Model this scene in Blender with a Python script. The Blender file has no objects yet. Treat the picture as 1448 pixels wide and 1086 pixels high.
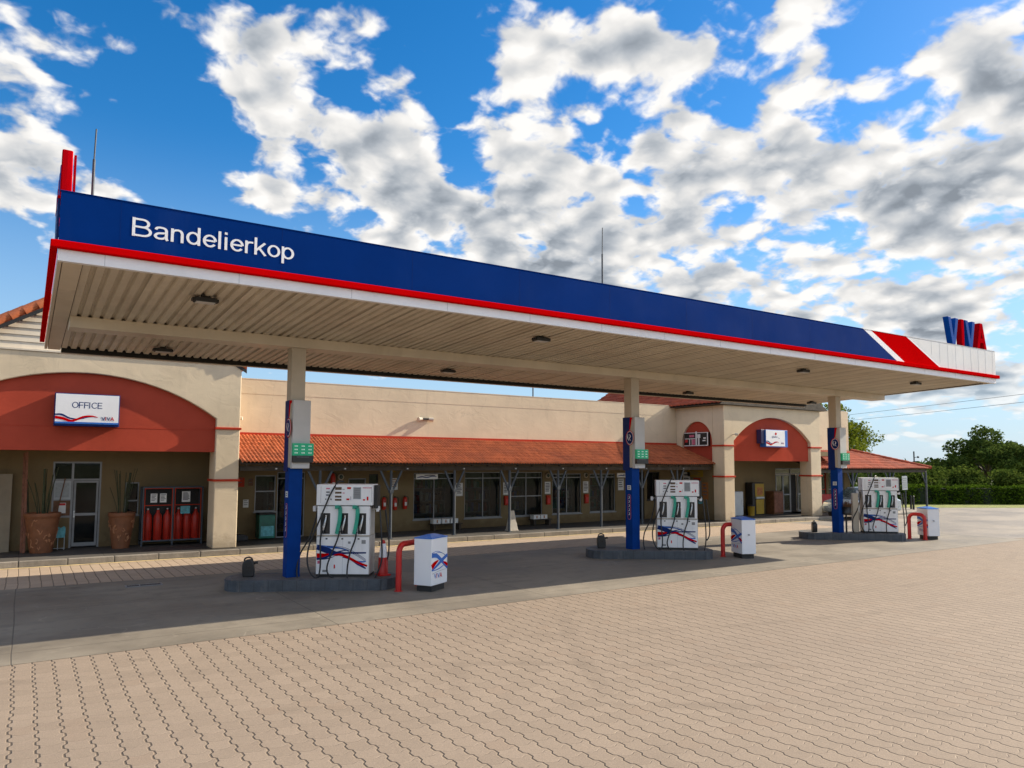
import bpy, math, random
from mathutils import Vector, Matrix
random.seed(11)
R = math.radians
scene = bpy.context.scene
COL = scene.collection
sin, cos, pi = math.sin, math.cos, math.pi

# ------------------------------------------------------------------ helpers
def tag(o, label=None, cat=None, group=None, kind=None):
    if label: o['label'] = label
    if cat: o['category'] = cat
    if group: o['group'] = group
    if kind: o['kind'] = kind
    return o

def thing(name, label, cat, loc=(0, 0, 0), rz=0, group=None):
    o = bpy.data.objects.new(name, None)
    o.empty_display_size = .2
    COL.objects.link(o)
    o.location = loc
    o.rotation_euler = (0, 0, rz)
    return tag(o, label, cat, group)

def xf(o):
    m = Matrix.Identity(4)
    while o:
        m = Matrix.Translation(o.location) @ o.rotation_euler.to_matrix().to_4x4() @ m
        o = o.parent
    return m

def kids(o):
    return [c for c in bpy.data.objects if c.parent == o]

def copy_tree(o, parent=None, loc=None, rz=None, label=None):
    c = o.copy()
    COL.objects.link(c)
    c.parent = parent
    if loc is not None: c.location = loc
    if rz is not None: c.rotation_euler = (0, 0, rz)
    if label: c['label'] = label
    for k in kids(o):
        copy_tree(k, c)
    return c

def frontm(x, y, z):      # local (a,b,c) on a face looking to -Y
    return Matrix(((1, 0, 0, x), (0, 0, -1, y), (0, 1, 0, z), (0, 0, 0, 1)))

def leftm(x, y, z):       # local (a,b,c) on a face looking to -X
    return Matrix(((0, 0, -1, x), (-1, 0, 0, y), (0, 1, 0, z), (0, 0, 0, 1)))

class MB:
    def __init__(s):
        s.v = []; s.f = []; s.m = []; s.s = []
    def add(s, vs, fs, m=0, smooth=False, M=None):
        n = len(s.v)
        if M is not None:
            vs = [M @ Vector(p) for p in vs]
        s.v += [tuple(p) for p in vs]
        for f in fs:
            s.f.append([i + n for i in f]); s.m.append(m); s.s.append(smooth)
        return s
    def box(s, x0, x1, y0, y1, z0, z1, m=0, M=None):
        vs = [(x, y, z) for z in (z0, z1) for y in (y0, y1) for x in (x0, x1)]
        return s.add(vs, [(0, 2, 3, 1), (4, 5, 7, 6), (0, 1, 5, 4), (2, 6, 7, 3), (0, 4, 6, 2), (1, 3, 7, 5)], m, False, M)
    def bar(s, a, b, w, d, m=0):
        a = Vector(a); b = Vector(b); t = (b - a)
        q = t.to_track_quat('Z', 'Y').to_matrix().to_4x4()
        return s.box(-w / 2, w / 2, -d / 2, d / 2, 0, t.length, m, Matrix.Translation(a) @ q)
    def ext(s, pts, t0, t1, M=None, m=0, cap=True):   # polygon (a,b) extruded along c
        n = len(pts)
        A = sum(pts[i][0] * pts[(i + 1) % n][1] - pts[(i + 1) % n][0] * pts[i][1] for i in range(n))
        if A < 0: pts = pts[::-1]
        if t0 > t1: t0, t1 = t1, t0
        vs = [(a, b, t0) for a, b in pts] + [(a, b, t1) for a, b in pts]
        fs = [(i, (i + 1) % n, n + (i + 1) % n, n + i) for i in range(n)]
        if cap: fs += [list(range(n))[::-1], list(range(n, 2 * n))]
        return s.add(vs, fs, m, False, M)
    def tube(s, path, r, seg=8, m=0, smooth=True):
        P = [Vector(p) for p in path]; n = len(P)
        rr = r if isinstance(r, (list, tuple)) else [r] * n
        vs = []; up = None
        for i, p in enumerate(P):
            t = (P[min(i + 1, n - 1)] - P[max(i - 1, 0)])
            t = t.normalized() if t.length > 1e-9 else Vector((0, 0, 1))
            if up is None:
                up = t.orthogonal().normalized()
            up = (up - t * up.dot(t))
            up = up.normalized() if up.length > 1e-6 else t.orthogonal().normalized()
            w = t.cross(up)
            for k in range(seg):
                a = 2 * pi * k / seg
                vs.append(p + (up * cos(a) + w * sin(a)) * rr[i])
        fs = []
        for i in range(n - 1):
            for k in range(seg):
                fs.append((i * seg + k, i * seg + (k + 1) % seg, (i + 1) * seg + (k + 1) % seg, (i + 1) * seg + k))
        s.add(vs, fs, m, smooth)
        s.add(vs[:seg], [list(range(seg))[::-1]], m); s.add(vs[-seg:], [list(range(seg))], m)
        return s
    def lathe(s, prof, c=(0, 0, 0), seg=24, m=0, M=None, smooth=True):
        vs = []; n = len(prof)
        for r, z in prof:
            for k in range(seg):
                a = 2 * pi * k / seg
                vs.append((c[0] + r * cos(a), c[1] + r * sin(a), c[2] + z))
        fs = [(i * seg + k, i * seg + (k + 1) % seg, (i + 1) * seg + (k + 1) % seg, (i + 1) * seg + k) for i in range(n - 1) for k in range(seg)]
        s.add(vs, fs, m, smooth, M)
        s.add(vs[:seg], [list(range(seg))[::-1]], m, False, M); s.add(vs[-seg:], [list(range(seg))], m, False, M)
        return s
    def ribbon(s, pts, w, M, t=.004, m=0):   # tapering painted band: pts (a,b), widths
        P = spline(pts, 6); n = len(P)
        W = [interp(w, i / (n - 1)) for i in range(n)]
        L = []; Rr = []
        for i in range(n):
            a = P[max(i - 1, 0)]; b = P[min(i + 1, n - 1)]
            tx, ty = b[0] - a[0], b[1] - a[1]; l = math.hypot(tx, ty) or 1
            nx, ny = -ty / l, tx / l
            L.append((P[i][0] + nx * W[i] / 2, P[i][1] + ny * W[i] / 2)); Rr.append((P[i][0] - nx * W[i] / 2, P[i][1] - ny * W[i] / 2))
        for i in range(n - 1):
            s.ext([Rr[i], Rr[i + 1], L[i + 1], L[i]], 0, t, M, m)
        return s
    def text(s, body, M, height=None, width=None, depth=.01, m=0):
        vs, fs, w, h = text_data(body)
        sy = height / h if height else 1
        sx = width / w if width else sy
        if not height: sy = sx
        S = Matrix.Diagonal((sx, sy, depth, 1))
        return s.add(vs, fs, m, False, M @ S)
    def build(s, name, mats, parent=None, world=False, bevel=0, label=None, cat=None, group=None, kind=None, segs=2):
        me = bpy.data.meshes.new(name)
        v = s.v; loc = None
        if parent is not None and world:
            inv = xf(parent).inverted()
            v = [inv @ Vector(p) for p in v]
        elif parent is None and kind is None:
            xs = [p[0] for p in v]; ys = [p[1] for p in v]; z = min(p[2] for p in v)
            loc = ((min(xs) + max(xs)) / 2, (min(ys) + max(ys)) / 2, z)
            v = [(p[0] - loc[0], p[1] - loc[1], p[2] - loc[2]) for p in v]
        me.from_pydata([tuple(p) for p in v], [], s.f)
        if not isinstance(mats, (list, tuple)): mats = [mats]
        for q in mats: me.materials.append(q)
        me.polygons.foreach_set('material_index', s.m)
        me.polygons.foreach_set('use_smooth', s.s)
        me.update()
        o = bpy.data.objects.new(name, me)
        COL.objects.link(o)
        if loc: o.location = loc
        o.parent = parent
        if bevel:
            b = o.modifiers.new('edge', 'BEVEL'); b.width = bevel; b.segments = segs; b.limit_method = 'ANGLE'; b.angle_limit = R(40)
        return tag(o, label, cat, group, kind)

def interp(w, t):
    if not isinstance(w, (list, tuple)): return w
    k = t * (len(w) - 1); i = min(int(k), len(w) - 2)
    return w[i] + (w[i + 1] - w[i]) * (k - i)

def spline(P, n=6):     # catmull-rom through points of any dimension
    out = []; P = [tuple(p) for p in P]
    Q = [P[0]] + P + [P[-1]]
    for i in range(1, len(Q) - 2):
        for k in range(n):
            t = k / n
            out.append(tuple(.5 * (2 * b + (c - a) * t + (2 * a - 5 * b + 4 * c - d) * t * t + (3 * b - a - 3 * c + d) * t ** 3) for a, b, c, d in zip(Q[i - 1], Q[i], Q[i + 1], Q[i + 2])))
    out.append(P[-1])
    return out

def _arc(cx, cy, rx, ry, a0, a1, n=18):
    return [(cx + rx * cos(R(a0 + (a1 - a0) * k / n)), cy + ry * sin(R(a0 + (a1 - a0) * k / n))) for k in range(n + 1)]
GL = {
 'B': ([[(.07, 0), (.07, 1)], [(.07, .935)] + _arc(.36, .73, .20, .205, 90, -90) + [(.07, .525)], [(.07, .525)] + _arc(.39, .295, .24, .23, 90, -90) + [(.07, .065)]], .72),
 'a': ([spline([(.085, .53), (.14, .635), (.265, .668), (.40, .63), (.45, .52)], 5) + [(.45, .15)] + [(.462, .06), (.50, 0)], spline([(.45, .41), (.34, .375), (.16, .33), (.075, .20), (.13, .09), (.24, .062), (.37, .105), (.45, .22)], 5)], .585),
 'n': ([[(.07, 0), (.07, .73)], spline([(.07, .45), (.11, .60), (.25, .668), (.37, .62), (.415, .48)], 5) + [(.415, 0)]], .545),
 'd': ([_arc(.26, .365, .20, .305, 0, 360, 28), [(.462, 0), (.462, 1)]], .585),
 'e': ([[(.07, .375), (.47, .375)], _arc(.275, .365, .205, .303, 2, 325, 26)], .56),
 'l': ([[(.07, 0), (.07, 1)]], .235), 'i': ([[(.07, 0), (.07, .73)], [(.07, .87), (.07, 1)]], .215),
 'r': ([[(.07, 0), (.07, .73)], spline([(.07, .42), (.10, .57), (.18, .65), (.33, .655)], 5)], .36),
 'k': ([[(.07, 0), (.07, 1)], [(.08, .25), (.43, .73)], [(.20, .42), (.455, 0)]], .51),
 'o': ([_arc(.275, .365, .205, .303, 0, 360, 28)], .57), 'p': ([[(.07, -.27), (.07, .73)], _arc(.275, .365, .20, .303, 0, 360, 28)], .585),
 'O': ([_arc(.41, .5, .34, .44, 0, 360, 32)], .84), 'F': ([[(.07, 0), (.07, 1)], [(.07, .94), (.57, .94)], [(.07, .51), (.52, .51)]], .63),
 'I': ([[(.07, 0), (.07, 1)]], .27), 'C': ([_arc(.41, .5, .34, .44, 42, 318, 26)], .77),
 'E': ([[(.07, 0), (.07, 1)], [(.07, .94), (.58, .94)], [(.07, .51), (.54, .51)], [(.07, .06), (.60, .06)]], .68)}
def stroke_text(mb, body, Mt, height, width, depth, w=.13, m=0):
    tot = sum(GL[c][1] for c in body) - .1; sx = width / tot; x0 = 0; q = 0
    for c in body:
        for P in GL[c][0]:
            n = len(P); closed = math.hypot(P[0][0] - P[-1][0], P[0][1] - P[-1][1]) < 1e-6; L = []; Rr = []
            for i in range(n):
                a = P[i - 1] if i else (P[-2] if closed else P[0]); b = P[i + 1] if i < n - 1 else (P[1] if closed else P[-1])
                tx, ty = b[0] - a[0], b[1] - a[1]; l = math.hypot(tx, ty) or 1; nx, ny = -ty / l * w / 2, tx / l * w / 2
                L.append(((x0 + P[i][0] + nx) * sx, (P[i][1] + ny) * height)); Rr.append(((x0 + P[i][0] - nx) * sx, (P[i][1] - ny) * height))
            t = depth + .0004 * q; q = (q + 1) % 4; base = len(mb.v)
            for A_, B_ in zip(L, Rr):
                for p in ((A_[0], A_[1], 0), (B_[0], B_[1], 0), (B_[0], B_[1], t), (A_[0], A_[1], t)): mb.v.append(tuple(Mt @ Vector(p)))
            for i in range(n - 1):
                a, b = base + 4 * i, base + 4 * i + 4
                for f in ((a + 3, a + 2, b + 2, b + 3), (a + 1, b + 1, b + 2, a + 2), (a, a + 3, b + 3, b), (a, b, b + 1, a + 1)): mb.f.append(list(f)); mb.m.append(m); mb.s.append(False)
            if not closed:
                e = base + 4 * (n - 1)
                for f in ((base, base + 1, base + 2, base + 3), (e, e + 3, e + 2, e + 1)): mb.f.append(list(f)); mb.m.append(m); mb.s.append(False)
        x0 += GL[c][1]

_TX = {}
def text_data(body):
    if body in _TX: return _TX[body]
    cu = bpy.data.curves.new('lettering', 'FONT')
    cu.body = body; cu.size = 1; cu.extrude = .5; cu.resolution_u = 4
    ob = bpy.data.objects.new('lettering', cu)
    COL.objects.link(ob)
    dg = bpy.context.evaluated_depsgraph_get()
    me = bpy.data.meshes.new_from_object(ob.evaluated_get(dg))
    vs = [tuple(v.co) for v in me.vertices]; fs = [list(p.vertices) for p in me.polygons]
    bpy.data.objects.remove(ob); bpy.data.meshes.remove(me)
    x0 = min(v[0] for v in vs); x1 = max(v[0] for v in vs); z0 = min(v[2] for v in vs)
    vs = [(x - x0, y, z - z0) for x, y, z in vs]
    _TX[body] = (vs, fs, x1 - x0, .729)
    return _TX[body]

def holes_wall(mb, x0, x1, z0, z1, y0, y1, holes, m=0, M=None):
    xs = sorted(set([x0, x1] + [h[i] for h in holes for i in (0, 1)])); zs = sorted(set([z0, z1] + [h[i] for h in holes for i in (2, 3)]))
    xs = [x for x in xs if x0 <= x <= x1]; zs = [z for z in zs if z0 <= z <= z1]
    def solid(i, k):
        if i < 0 or k < 0 or i >= len(xs) - 1 or k >= len(zs) - 1: return False
        cx = (xs[i] + xs[i + 1]) / 2; cz = (zs[k] + zs[k + 1]) / 2
        return not any(h[0] < cx < h[1] and h[2] < cz < h[3] for h in holes)
    for i in range(len(xs) - 1):
        for k in range(len(zs) - 1):
            if not solid(i, k): continue
            a, b, c, d = xs[i], xs[i + 1], zs[k], zs[k + 1]
            Q = [[(a, y0, c), (b, y0, c), (b, y0, d), (a, y0, d)], [(b, y1, c), (a, y1, c), (a, y1, d), (b, y1, d)]]
            if not solid(i - 1, k): Q.append([(a, y1, c), (a, y0, c), (a, y0, d), (a, y1, d)])
            if not solid(i + 1, k): Q.append([(b, y0, c), (b, y1, c), (b, y1, d), (b, y0, d)])
            if not solid(i, k - 1): Q.append([(a, y1, c), (b, y1, c), (b, y0, c), (a, y0, c)])
            if not solid(i, k + 1): Q.append([(a, y0, d), (b, y0, d), (b, y1, d), (a, y1, d)])
            for q in Q: mb.add(q, [(0, 1, 2, 3)], m, False, M)

# ------------------------------------------------------------------ materials
class NT:
    def __init__(s, t): s.t = t
    def __call__(s, ty, ins=None, **kw):
        n = s.t.nodes.new('ShaderNode' + ty)
        for k, v in kw.items(): setattr(n, k, v)
        for k, v in (ins or {}).items():
            i = n.inputs[k]
            if isinstance(v, bpy.types.NodeSocket): s.t.links.new(v, i)
            else: i.default_value = v
        return n
    def math(s, op, a, b=0., c=None, clamp=False):
        d = {0: a, 1: b}
        if c is not None: d[2] = c
        return s('Math', d, operation=op, use_clamp=clamp).outputs[0]
    def vm(s, op, a, b=None, scale=None):
        d = {0: a}
        if b is not None: d[1] = b
        if scale is not None: d['Scale'] = scale
        return s('VectorMath', d, operation=op)
    def smooth(s, v, a, b, lo=0., hi=1.):
        return s('MapRange', {'Value': v, 'From Min': a, 'From Max': b, 'To Min': lo, 'To Max': hi}, interpolation_type='SMOOTHSTEP').outputs[0]
    def mix(s, f, a, b, mode='MIX'):
        return s('Mix', {0: f, 6: a, 7: b}, data_type='RGBA', blend_type=mode).outputs[2]
    def noise(s, vec, scale, detail=3., rough=.55, out='Fac', dist=0.):
        return s('TexNoise', {'Vector': vec, 'Scale': scale, 'Detail': detail, 'Roughness': rough, 'Distortion': dist}).outputs[out]

def newmat(name):
    m = bpy.data.materials.new(name); m.use_nodes = True
    t = m.node_tree; t.nodes.clear()
    N = NT(t); o = N('OutputMaterial'); b = N('BsdfPrincipled')
    t.links.new(b.outputs[0], o.inputs[0])
    return m, N, b, t

def c4(c, k=1.): return (c[0] * k, c[1] * k, c[2] * k, 1)

def mat(name, c, rough=.55, metal=0., var=.1, scale=3., bump=0., bscale=20., fine=None, coat=0., spec=.5, dirt=None, emit=0.):
    m, N, b, t = newmat(name)
    P = N('TexCoord').outputs['Object']
    f = N.noise(P, scale, 5, .6)
    f = N.smooth(f, .25, .75)
    cc = N.mix(f, c4(c, 1 - var), c4(c, 1 + var))
    if fine:
        g = N.noise(P, fine, 2, .6)
        cc = N.mix(N.smooth(g, .3, .7, 0, .35), cc, c4(c, .6))
    if dirt:
        s = N.vm('MULTIPLY', P, (1.2, 1.2, .25)).outputs[0]
        g = N.noise(s, dirt[0], 5, .65)
        cc = N.mix(N.smooth(g, .52, .78, 0, dirt[1]), cc, (dirt[2][0], dirt[2][1], dirt[2][2], 1))
    t.links.new(cc, b.inputs['Base Color'])
    rr = N.smooth(N.noise(P, scale * 2.3, 4), .3, .7, max(0.02, rough - .08), min(1, rough + .08))
    t.links.new(rr, b.inputs['Roughness'])
    b.inputs['Metallic'].default_value = metal
    b.inputs['Specular IOR Level'].default_value = spec
    b.inputs['Coat Weight'].default_value = coat
    if bump:
        h = N.noise(P, bscale, 4, .6)
        bp = N('Bump', {'Strength': min(1, bump), 'Distance': .02, 'Height': h})
        t.links.new(bp.outputs[0], b.inputs['Normal'])
    if emit:
        t.links.new(cc, b.inputs['Emission Color']); b.inputs['Emission Strength'].default_value = emit
    return m

def plaster(name, c):
    m, N, b, t = newmat(name)
    P = N('TexCoord').outputs['Object']
    big = N.noise(P, .7, 4, .6); f = N.smooth(big, .3, .7)
    cc = N.mix(f, c4(c, .91), c4(c, 1.05))
    st = N.noise(N.vm('MULTIPLY', P, (3., 3., .35)).outputs[0], 1.6, 5, .65)
    cc = N.mix(N.smooth(st, .54, .80, 0, .34), cc, c4(c, .64))
    pt = N.noise(P, 1.1, 3, .5)
    cc = N.mix(N.smooth(pt, .60, .64, 0, .10), cc, c4(c, 1.12))
    wq = N.vm('ADD', P, N.vm('SCALE', N('TexNoise', {'Vector': P, 'Scale': 2.2, 'Detail': 5., 'Roughness': .65}).outputs['Color'], scale=.55).outputs[0]).outputs[0]
    cr = N('TexVoronoi', {'Vector': wq, 'Scale': .55}, feature='DISTANCE_TO_EDGE').outputs['Distance']
    cc = N.mix(N.math('MULTIPLY', N.smooth(cr, .002, .007, 1, 0), N.smooth(N.noise(P, .5, 3), .48, .60, 0, .24)), cc, c4(c, .45))
    zz = N('SeparateXYZ', {0: P}).outputs[2]
    spl = N.smooth(N.math('ADD', zz, N.math('MULTIPLY', N.math('SUBTRACT', N.noise(P, 3.5, 6, .7), .5), 1.1)), .05, .42, .5, 0)
    cc = N.mix(spl, cc, (c[0] * .52, c[1] * .45, c[2] * .38, 1))
    t.links.new(cc, b.inputs['Base Color']); b.inputs['Roughness'].default_value = .82; b.inputs['Specular IOR Level'].default_value = .25
    w = N.vm('ADD', P, N.vm('SCALE', N('TexNoise', {'Vector': P, 'Scale': 1.4, 'Detail': 2.}).outputs['Color'], scale=.8).outputs[0]).outputs[0]
    tr = N.noise(N.vm('MULTIPLY', w, (1.3, 1.3, 2.4)).outputs[0], 1.3, 5, .5, dist=1.2)
    fn = N.noise(P, 60, 2)
    h = N.math('ADD', N.math('MULTIPLY', tr, 1.), N.math('MULTIPLY', fn, .05))
    bp = N('Bump', {'Strength': .33, 'Distance': .02, 'Height': h})
    t.links.new(bp.outputs[0], b.inputs['Normal'])
    return m

def paver_mat(name, px, py, zig, base, straight=False):
    m, N, b, t = newmat(name)
    P = N('TexCoord').outputs['Object']
    sep = N('SeparateXYZ', {0: P}); X, Y = sep.outputs[0], sep.outputs[1]
    wob = N('SeparateXYZ', {0: N.vm('SCALE', N.vm('SUBTRACT', N('TexNoise', {'Vector': P, 'Scale': .9, 'Detail': 2.}).outputs['Color'], (.5, .5, .5)).outputs[0], scale=.05).outputs[0]})
    X = N.math('ADD', X, wob.outputs[0]); Y = N.math('ADD', Y, wob.outputs[1])
    tri = N.math('PINGPONG', N.math('MULTIPLY', Y, 2 / py), 1.)
    step = N.smooth(tri, .30, .70, -zig / 2, zig / 2)
    u = N.math('ADD', N.math('DIVIDE', X, px), step)
    cx = N.math('FLOOR', u); fx = N.math('FRACT', u)
    wv = N.smooth(N.math('PINGPONG', N.math('MULTIPLY', X, 2 / px), 1.), .2, .8, -.06, .06)
    v = N.math('ADD', N.math('DIVIDE', Y, py), wv)
    if straight:
        v = N.math('ADD', v, N.math('MULTIPLY', N.math('MODULO', cx, 2.), .5))
    cy = N.math('FLOOR', v); fy = N.math('FRACT', v)
    dx = N.math('MULTIPLY', N.math('MINIMUM', fx, N.math('SUBTRACT', 1., fx)), px)
    dy = N.math('MULTIPLY', N.math('MINIMUM', fy, N.math('SUBTRACT', 1., fy)), py)
    hx = N.smooth(dx, .003, .0135); hy = N.smooth(dy, .002, .010)
    wn = N('TexWhiteNoise', {'Vector': N('CombineXYZ', {0: cx, 1: cy, 2: 0.}).outputs[0]}, noise_dimensions='3D').outputs['Value']
    c1 = N.mix(wn, c4(base, .88), c4(base, 1.09))
    big = N.noise(P, .23, 5, .6)
    c1 = N.mix(N.smooth(big, .32, .72, 0, .55), c1, (base[0] * .80, base[1] * .80, base[2] * .82, 1))
    med = N.noise(P, 2.1, 4, .65)
    c1 = N.mix(N.smooth(med, .5, .8, 0, .35), c1, (base[0] * 1.12, base[1] * 1.12, base[2] * 1.15, 1))
    sp = N.noise(P, 130, 2, .7)
    c1 = N.mix(N.smooth(sp, .32, .72, 0, .65), c1, c4(base, .62))
    sp2 = N.noise(P, 42, 3, .7)
    c1 = N.mix(N.smooth(sp2, .52, .75, 0, .35), c1, c4(base, 1.25))
    sand = N.noise(P, 7, 3)
    jc = N.mix(N.smooth(sand, .58, .80), c4(base, .34), c4(base, 1.))
    jm = N.math('SUBTRACT', 1., hx)
    jm2 = N.math('MULTIPLY', N.math('SUBTRACT', 1., hy), N.smooth(sand, .4, .65, .15, .7))
    c1 = N.mix(jm2, c1, N.mix(N.smooth(sand, .4, .6), c4(base, .6), c4(base, 1.2)))
    c1 = N.mix(N.math('MULTIPLY', jm, .92), c1, jc)
    # faint tyre arcs, drips and dirt lying on the blocks
    for qx, qy, rr, ww in ((30., -6., 27.5, .16), (30., -6., 29.1, .16), (-8., -14., 24.0, .15), (-8., -14., 25.6, .15), (16., 30., 21.5, .15), (16., 30., 23.1, .15)):
        dd = N.vm('LENGTH', N.vm('MULTIPLY', N.vm('SUBTRACT', P, (qx, qy, 0.)).outputs[0], (1., 1., 0.)).outputs[0]).outputs['Value']
        k = N.smooth(N.math('ABSOLUTE', N.math('SUBTRACT', dd, rr)), ww * .4, ww, 1, 0)
        c1 = N.mix(N.math('MULTIPLY', k, N.smooth(N.noise(P, .6, 5, .7), .40, .66, 0, .30)), c1, c4(base, .5))
    vo = N('TexVoronoi', {'Vector': P, 'Scale': .55, 'Randomness': 1.}).outputs['Distance']
    c1 = N.mix(N.smooth(N.math('ADD', vo, N.math('MULTIPLY', N.noise(P, 6, 3), .2)), .11, .19, .45, 0), c1, c4(base, .35))
    rep_ = N.smooth(wn, .955, .97, 0, .30)
    c1 = N.mix(rep_, c1, (base[0] * .72, base[1] * .66, base[2] * .62, 1))
    t.links.new(c1, b.inputs['Base Color']); b.inputs['Roughness'].default_value = .88; b.inputs['Specular IOR Level'].default_value = .25
    tilt = N.math('ADD', N.math('MULTIPLY', N.math('SUBTRACT', fx, .5), N.math('MULTIPLY', N.math('SUBTRACT', wn, .5), .5)), N.math('MULTIPLY', wn, .25))
    h = N.math('ADD', N.math('MULTIPLY', N.math('MINIMUM', hx, N.math('ADD', N.math('MULTIPLY', hy, .45), .55)), 1.), N.math('ADD', N.math('ADD', N.math('MULTIPLY', sp, .22), N.math('MULTIPLY', sp2, .2)), tilt))
    bp = N('Bump', {'Strength': .75, 'Distance': .010, 'Height': h})
    t.links.new(bp.outputs[0], b.inputs['Normal'])
    return m

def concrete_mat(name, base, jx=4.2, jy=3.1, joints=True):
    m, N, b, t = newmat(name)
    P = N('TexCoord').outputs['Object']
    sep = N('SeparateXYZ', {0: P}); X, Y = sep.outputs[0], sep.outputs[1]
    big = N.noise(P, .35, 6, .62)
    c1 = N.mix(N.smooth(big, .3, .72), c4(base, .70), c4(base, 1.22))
    pa = N.noise(P, 2.6, 5, .7)
    c1 = N.mix(N.smooth(pa, .48, .72, 0, .5), c1, c4(base, .55))
    wq = N.vm('ADD', P, N.vm('SCALE', N('TexNoise', {'Vector': P, 'Scale': .8, 'Detail': 2.}).outputs['Color'], scale=2.2).outputs[0]).outputs[0]
    sl = N('TexVoronoi', {'Vector': wq, 'Scale': .9}, feature='DISTANCE_TO_EDGE').outputs['Distance']
    c1 = N.mix(N.math('MULTIPLY', N.smooth(sl, .004, .016, 1, 0), N.smooth(N.noise(P, .9, 4), .52, .62, 0, .4)), c1, c4(base, 1.7))
    dk = N.noise(N.vm('MULTIPLY', P, (.25, .7, 1.)).outputs[0], 1.1, 3, .6)
    c1 = N.mix(N.smooth(dk, .55, .66, 0, .35), c1, c4(base, .62))
    st = N.noise(N.vm('MULTIPLY', P, (.35, 1.6, 1.)).outputs[0], .9, 6, .6, dist=.8)
    c1 = N.mix(N.smooth(st, .5, .78, 0, .55), c1, c4(base, .55))
    sc = N.noise(N.vm('MULTIPLY', P, (.6, 2.2, 1.)).outputs[0], 1.7, 6, .7, dist=2.)
    c1 = N.mix(N.smooth(sc, .58, .70, 0, .45), c1, c4(base, 1.55))
    sp = N.noise(P, 90, 2, .7)
    c1 = N.mix(N.smooth(sp, .35, .7, 0, .3), c1, c4(base, .65))
    h = N.math('MULTIPLY', sp, .3)
    if joints:
        wob = N.math('MULTIPLY', N.noise(P, .4, 2), .012)
        fx = N.math('FRACT', N.math('ADD', N.math('DIVIDE', X, jx), wob)); fy = N.math('FRACT', N.math('ADD', N.math('DIVIDE', N.math('ADD', Y, .55), jy), wob))
        d = N.math('MINIMUM', N.math('MULTIPLY', N.math('MINIMUM', fx, N.math('SUBTRACT', 1., fx)), jx), N.math('MULTIPLY', N.math('MINIMUM', fy, N.math('SUBTRACT', 1., fy)), jy))
        j = N.smooth(d, .003, .011, 1, 0)
        c1 = N.mix(N.math('MULTIPLY', j, .75), c1, c4(base, .28))
        h = N.math('SUBTRACT', h, j)
        for yy, ww in ((12.15, .12), (13.75, .12), (16.1, .14), (17.2, .12)):
            k = N.smooth(N.math('ABSOLUTE', N.math('SUBTRACT', N.math('ADD', Y, N.math('MULTIPLY', N.noise(P, .15, 2), .8)), yy + .4)), ww * .5, ww * 1.3, 1, 0)
            c1 = N.mix(N.math('MULTIPLY', k, N.smooth(N.noise(P, .9, 5, .7), .4, .66, 0, .30)), c1, c4(base, .45))
        # oil spots
        vo = N('TexVoronoi', {'Vector': P, 'Scale': .9, 'Randomness': 1.}).outputs['Distance']
        c1 = N.mix(N.smooth(N.math('ADD', vo, N.math('MULTIPLY', N.noise(P, 5, 3), .25)), .14, .26, .5, 0), c1, c4(base, .35))
    t.links.new(c1, b.inputs['Base Color'])
    t.links.new(N.smooth(big, .3, .7, .55, .85), b.inputs['Roughness']); b.inputs['Specular IOR Level'].default_value = .35
    bp = N('Bump', {'Strength': .5, 'Distance': .006, 'Height': h})
    t.links.new(bp.outputs[0], b.inputs['Normal'])
    return m

def tile_mat(name, base, pitch, course):
    m, N, b, t = newmat(name)
    P = N('TexCoord').outputs['Object']
    sep = N('SeparateXYZ', {0: P})
    cx = N.math('FLOOR', N.math('DIVIDE', sep.outputs[0], pitch)); cy = N.math('FLOOR', N.math('DIVIDE', sep.outputs[1], course))
    wn = N('TexWhiteNoise', {'Vector': N('CombineXYZ', {0: cx, 1: cy, 2: 0.}).outputs[0]}, noise_dimensions='3D').outputs['Value']
    c1 = N.mix(wn, c4(base, .78), c4(base, 1.15))
    big = N.noise(P, .8, 5, .65)
    c1 = N.mix(N.smooth(big, .40, .70, 0, .65), c1, (base[0] * .55, base[1] * .6, base[2] * .8, 1))
    sp = N.noise(P, 14, 4, .7)
    c1 = N.mix(N.smooth(sp, .58, .75, 0, .5), c1, (base[0] * 1.1, base[1] * 1.7, base[2] * 2.6, 1))
    t.links.new(c1, b.inputs['Base Color']); b.inputs['Roughness'].default_value = .8; b.inputs['Specular IOR Level'].default_value = .08
    bp = N('Bump', {'Strength': .3, 'Distance': .01, 'Height': N.noise(P, 40, 3)})
    t.links.new(bp.outputs[0], b.inputs['Normal'])
    return m

def leaf_mat(name, base, hi, trans=.25):
    m, N, b, t = newmat(name)
    P = N('TexCoord').outputs['Object']
    rnd = N('NewGeometry').outputs['Random Per Island']
    f = N.noise(P, .9, 3, .6)
    c1 = N.mix(N.smooth(N.math('ADD', N.math('MULTIPLY', f, .7), N.math('MULTIPLY', rnd, .4)), .25, .85), c4(base), c4(hi))
    t.links.new(c1, b.inputs['Base Color']); b.inputs['Roughness'].default_value = .7; b.inputs['Specular IOR Level'].default_value = .0
    tr = N('BsdfTranslucent', {'Color': c1}); mx = N('MixShader', {0: trans})
    t.links.new(b.outputs[0], mx.inputs[1]); t.links.new(tr.outputs[0], mx.inputs[2])
    o = [n for n in t.nodes if n.type == 'OUTPUT_MATERIAL'][0]
    t.links.new(mx.outputs[0], o.inputs[0])
    return m

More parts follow.
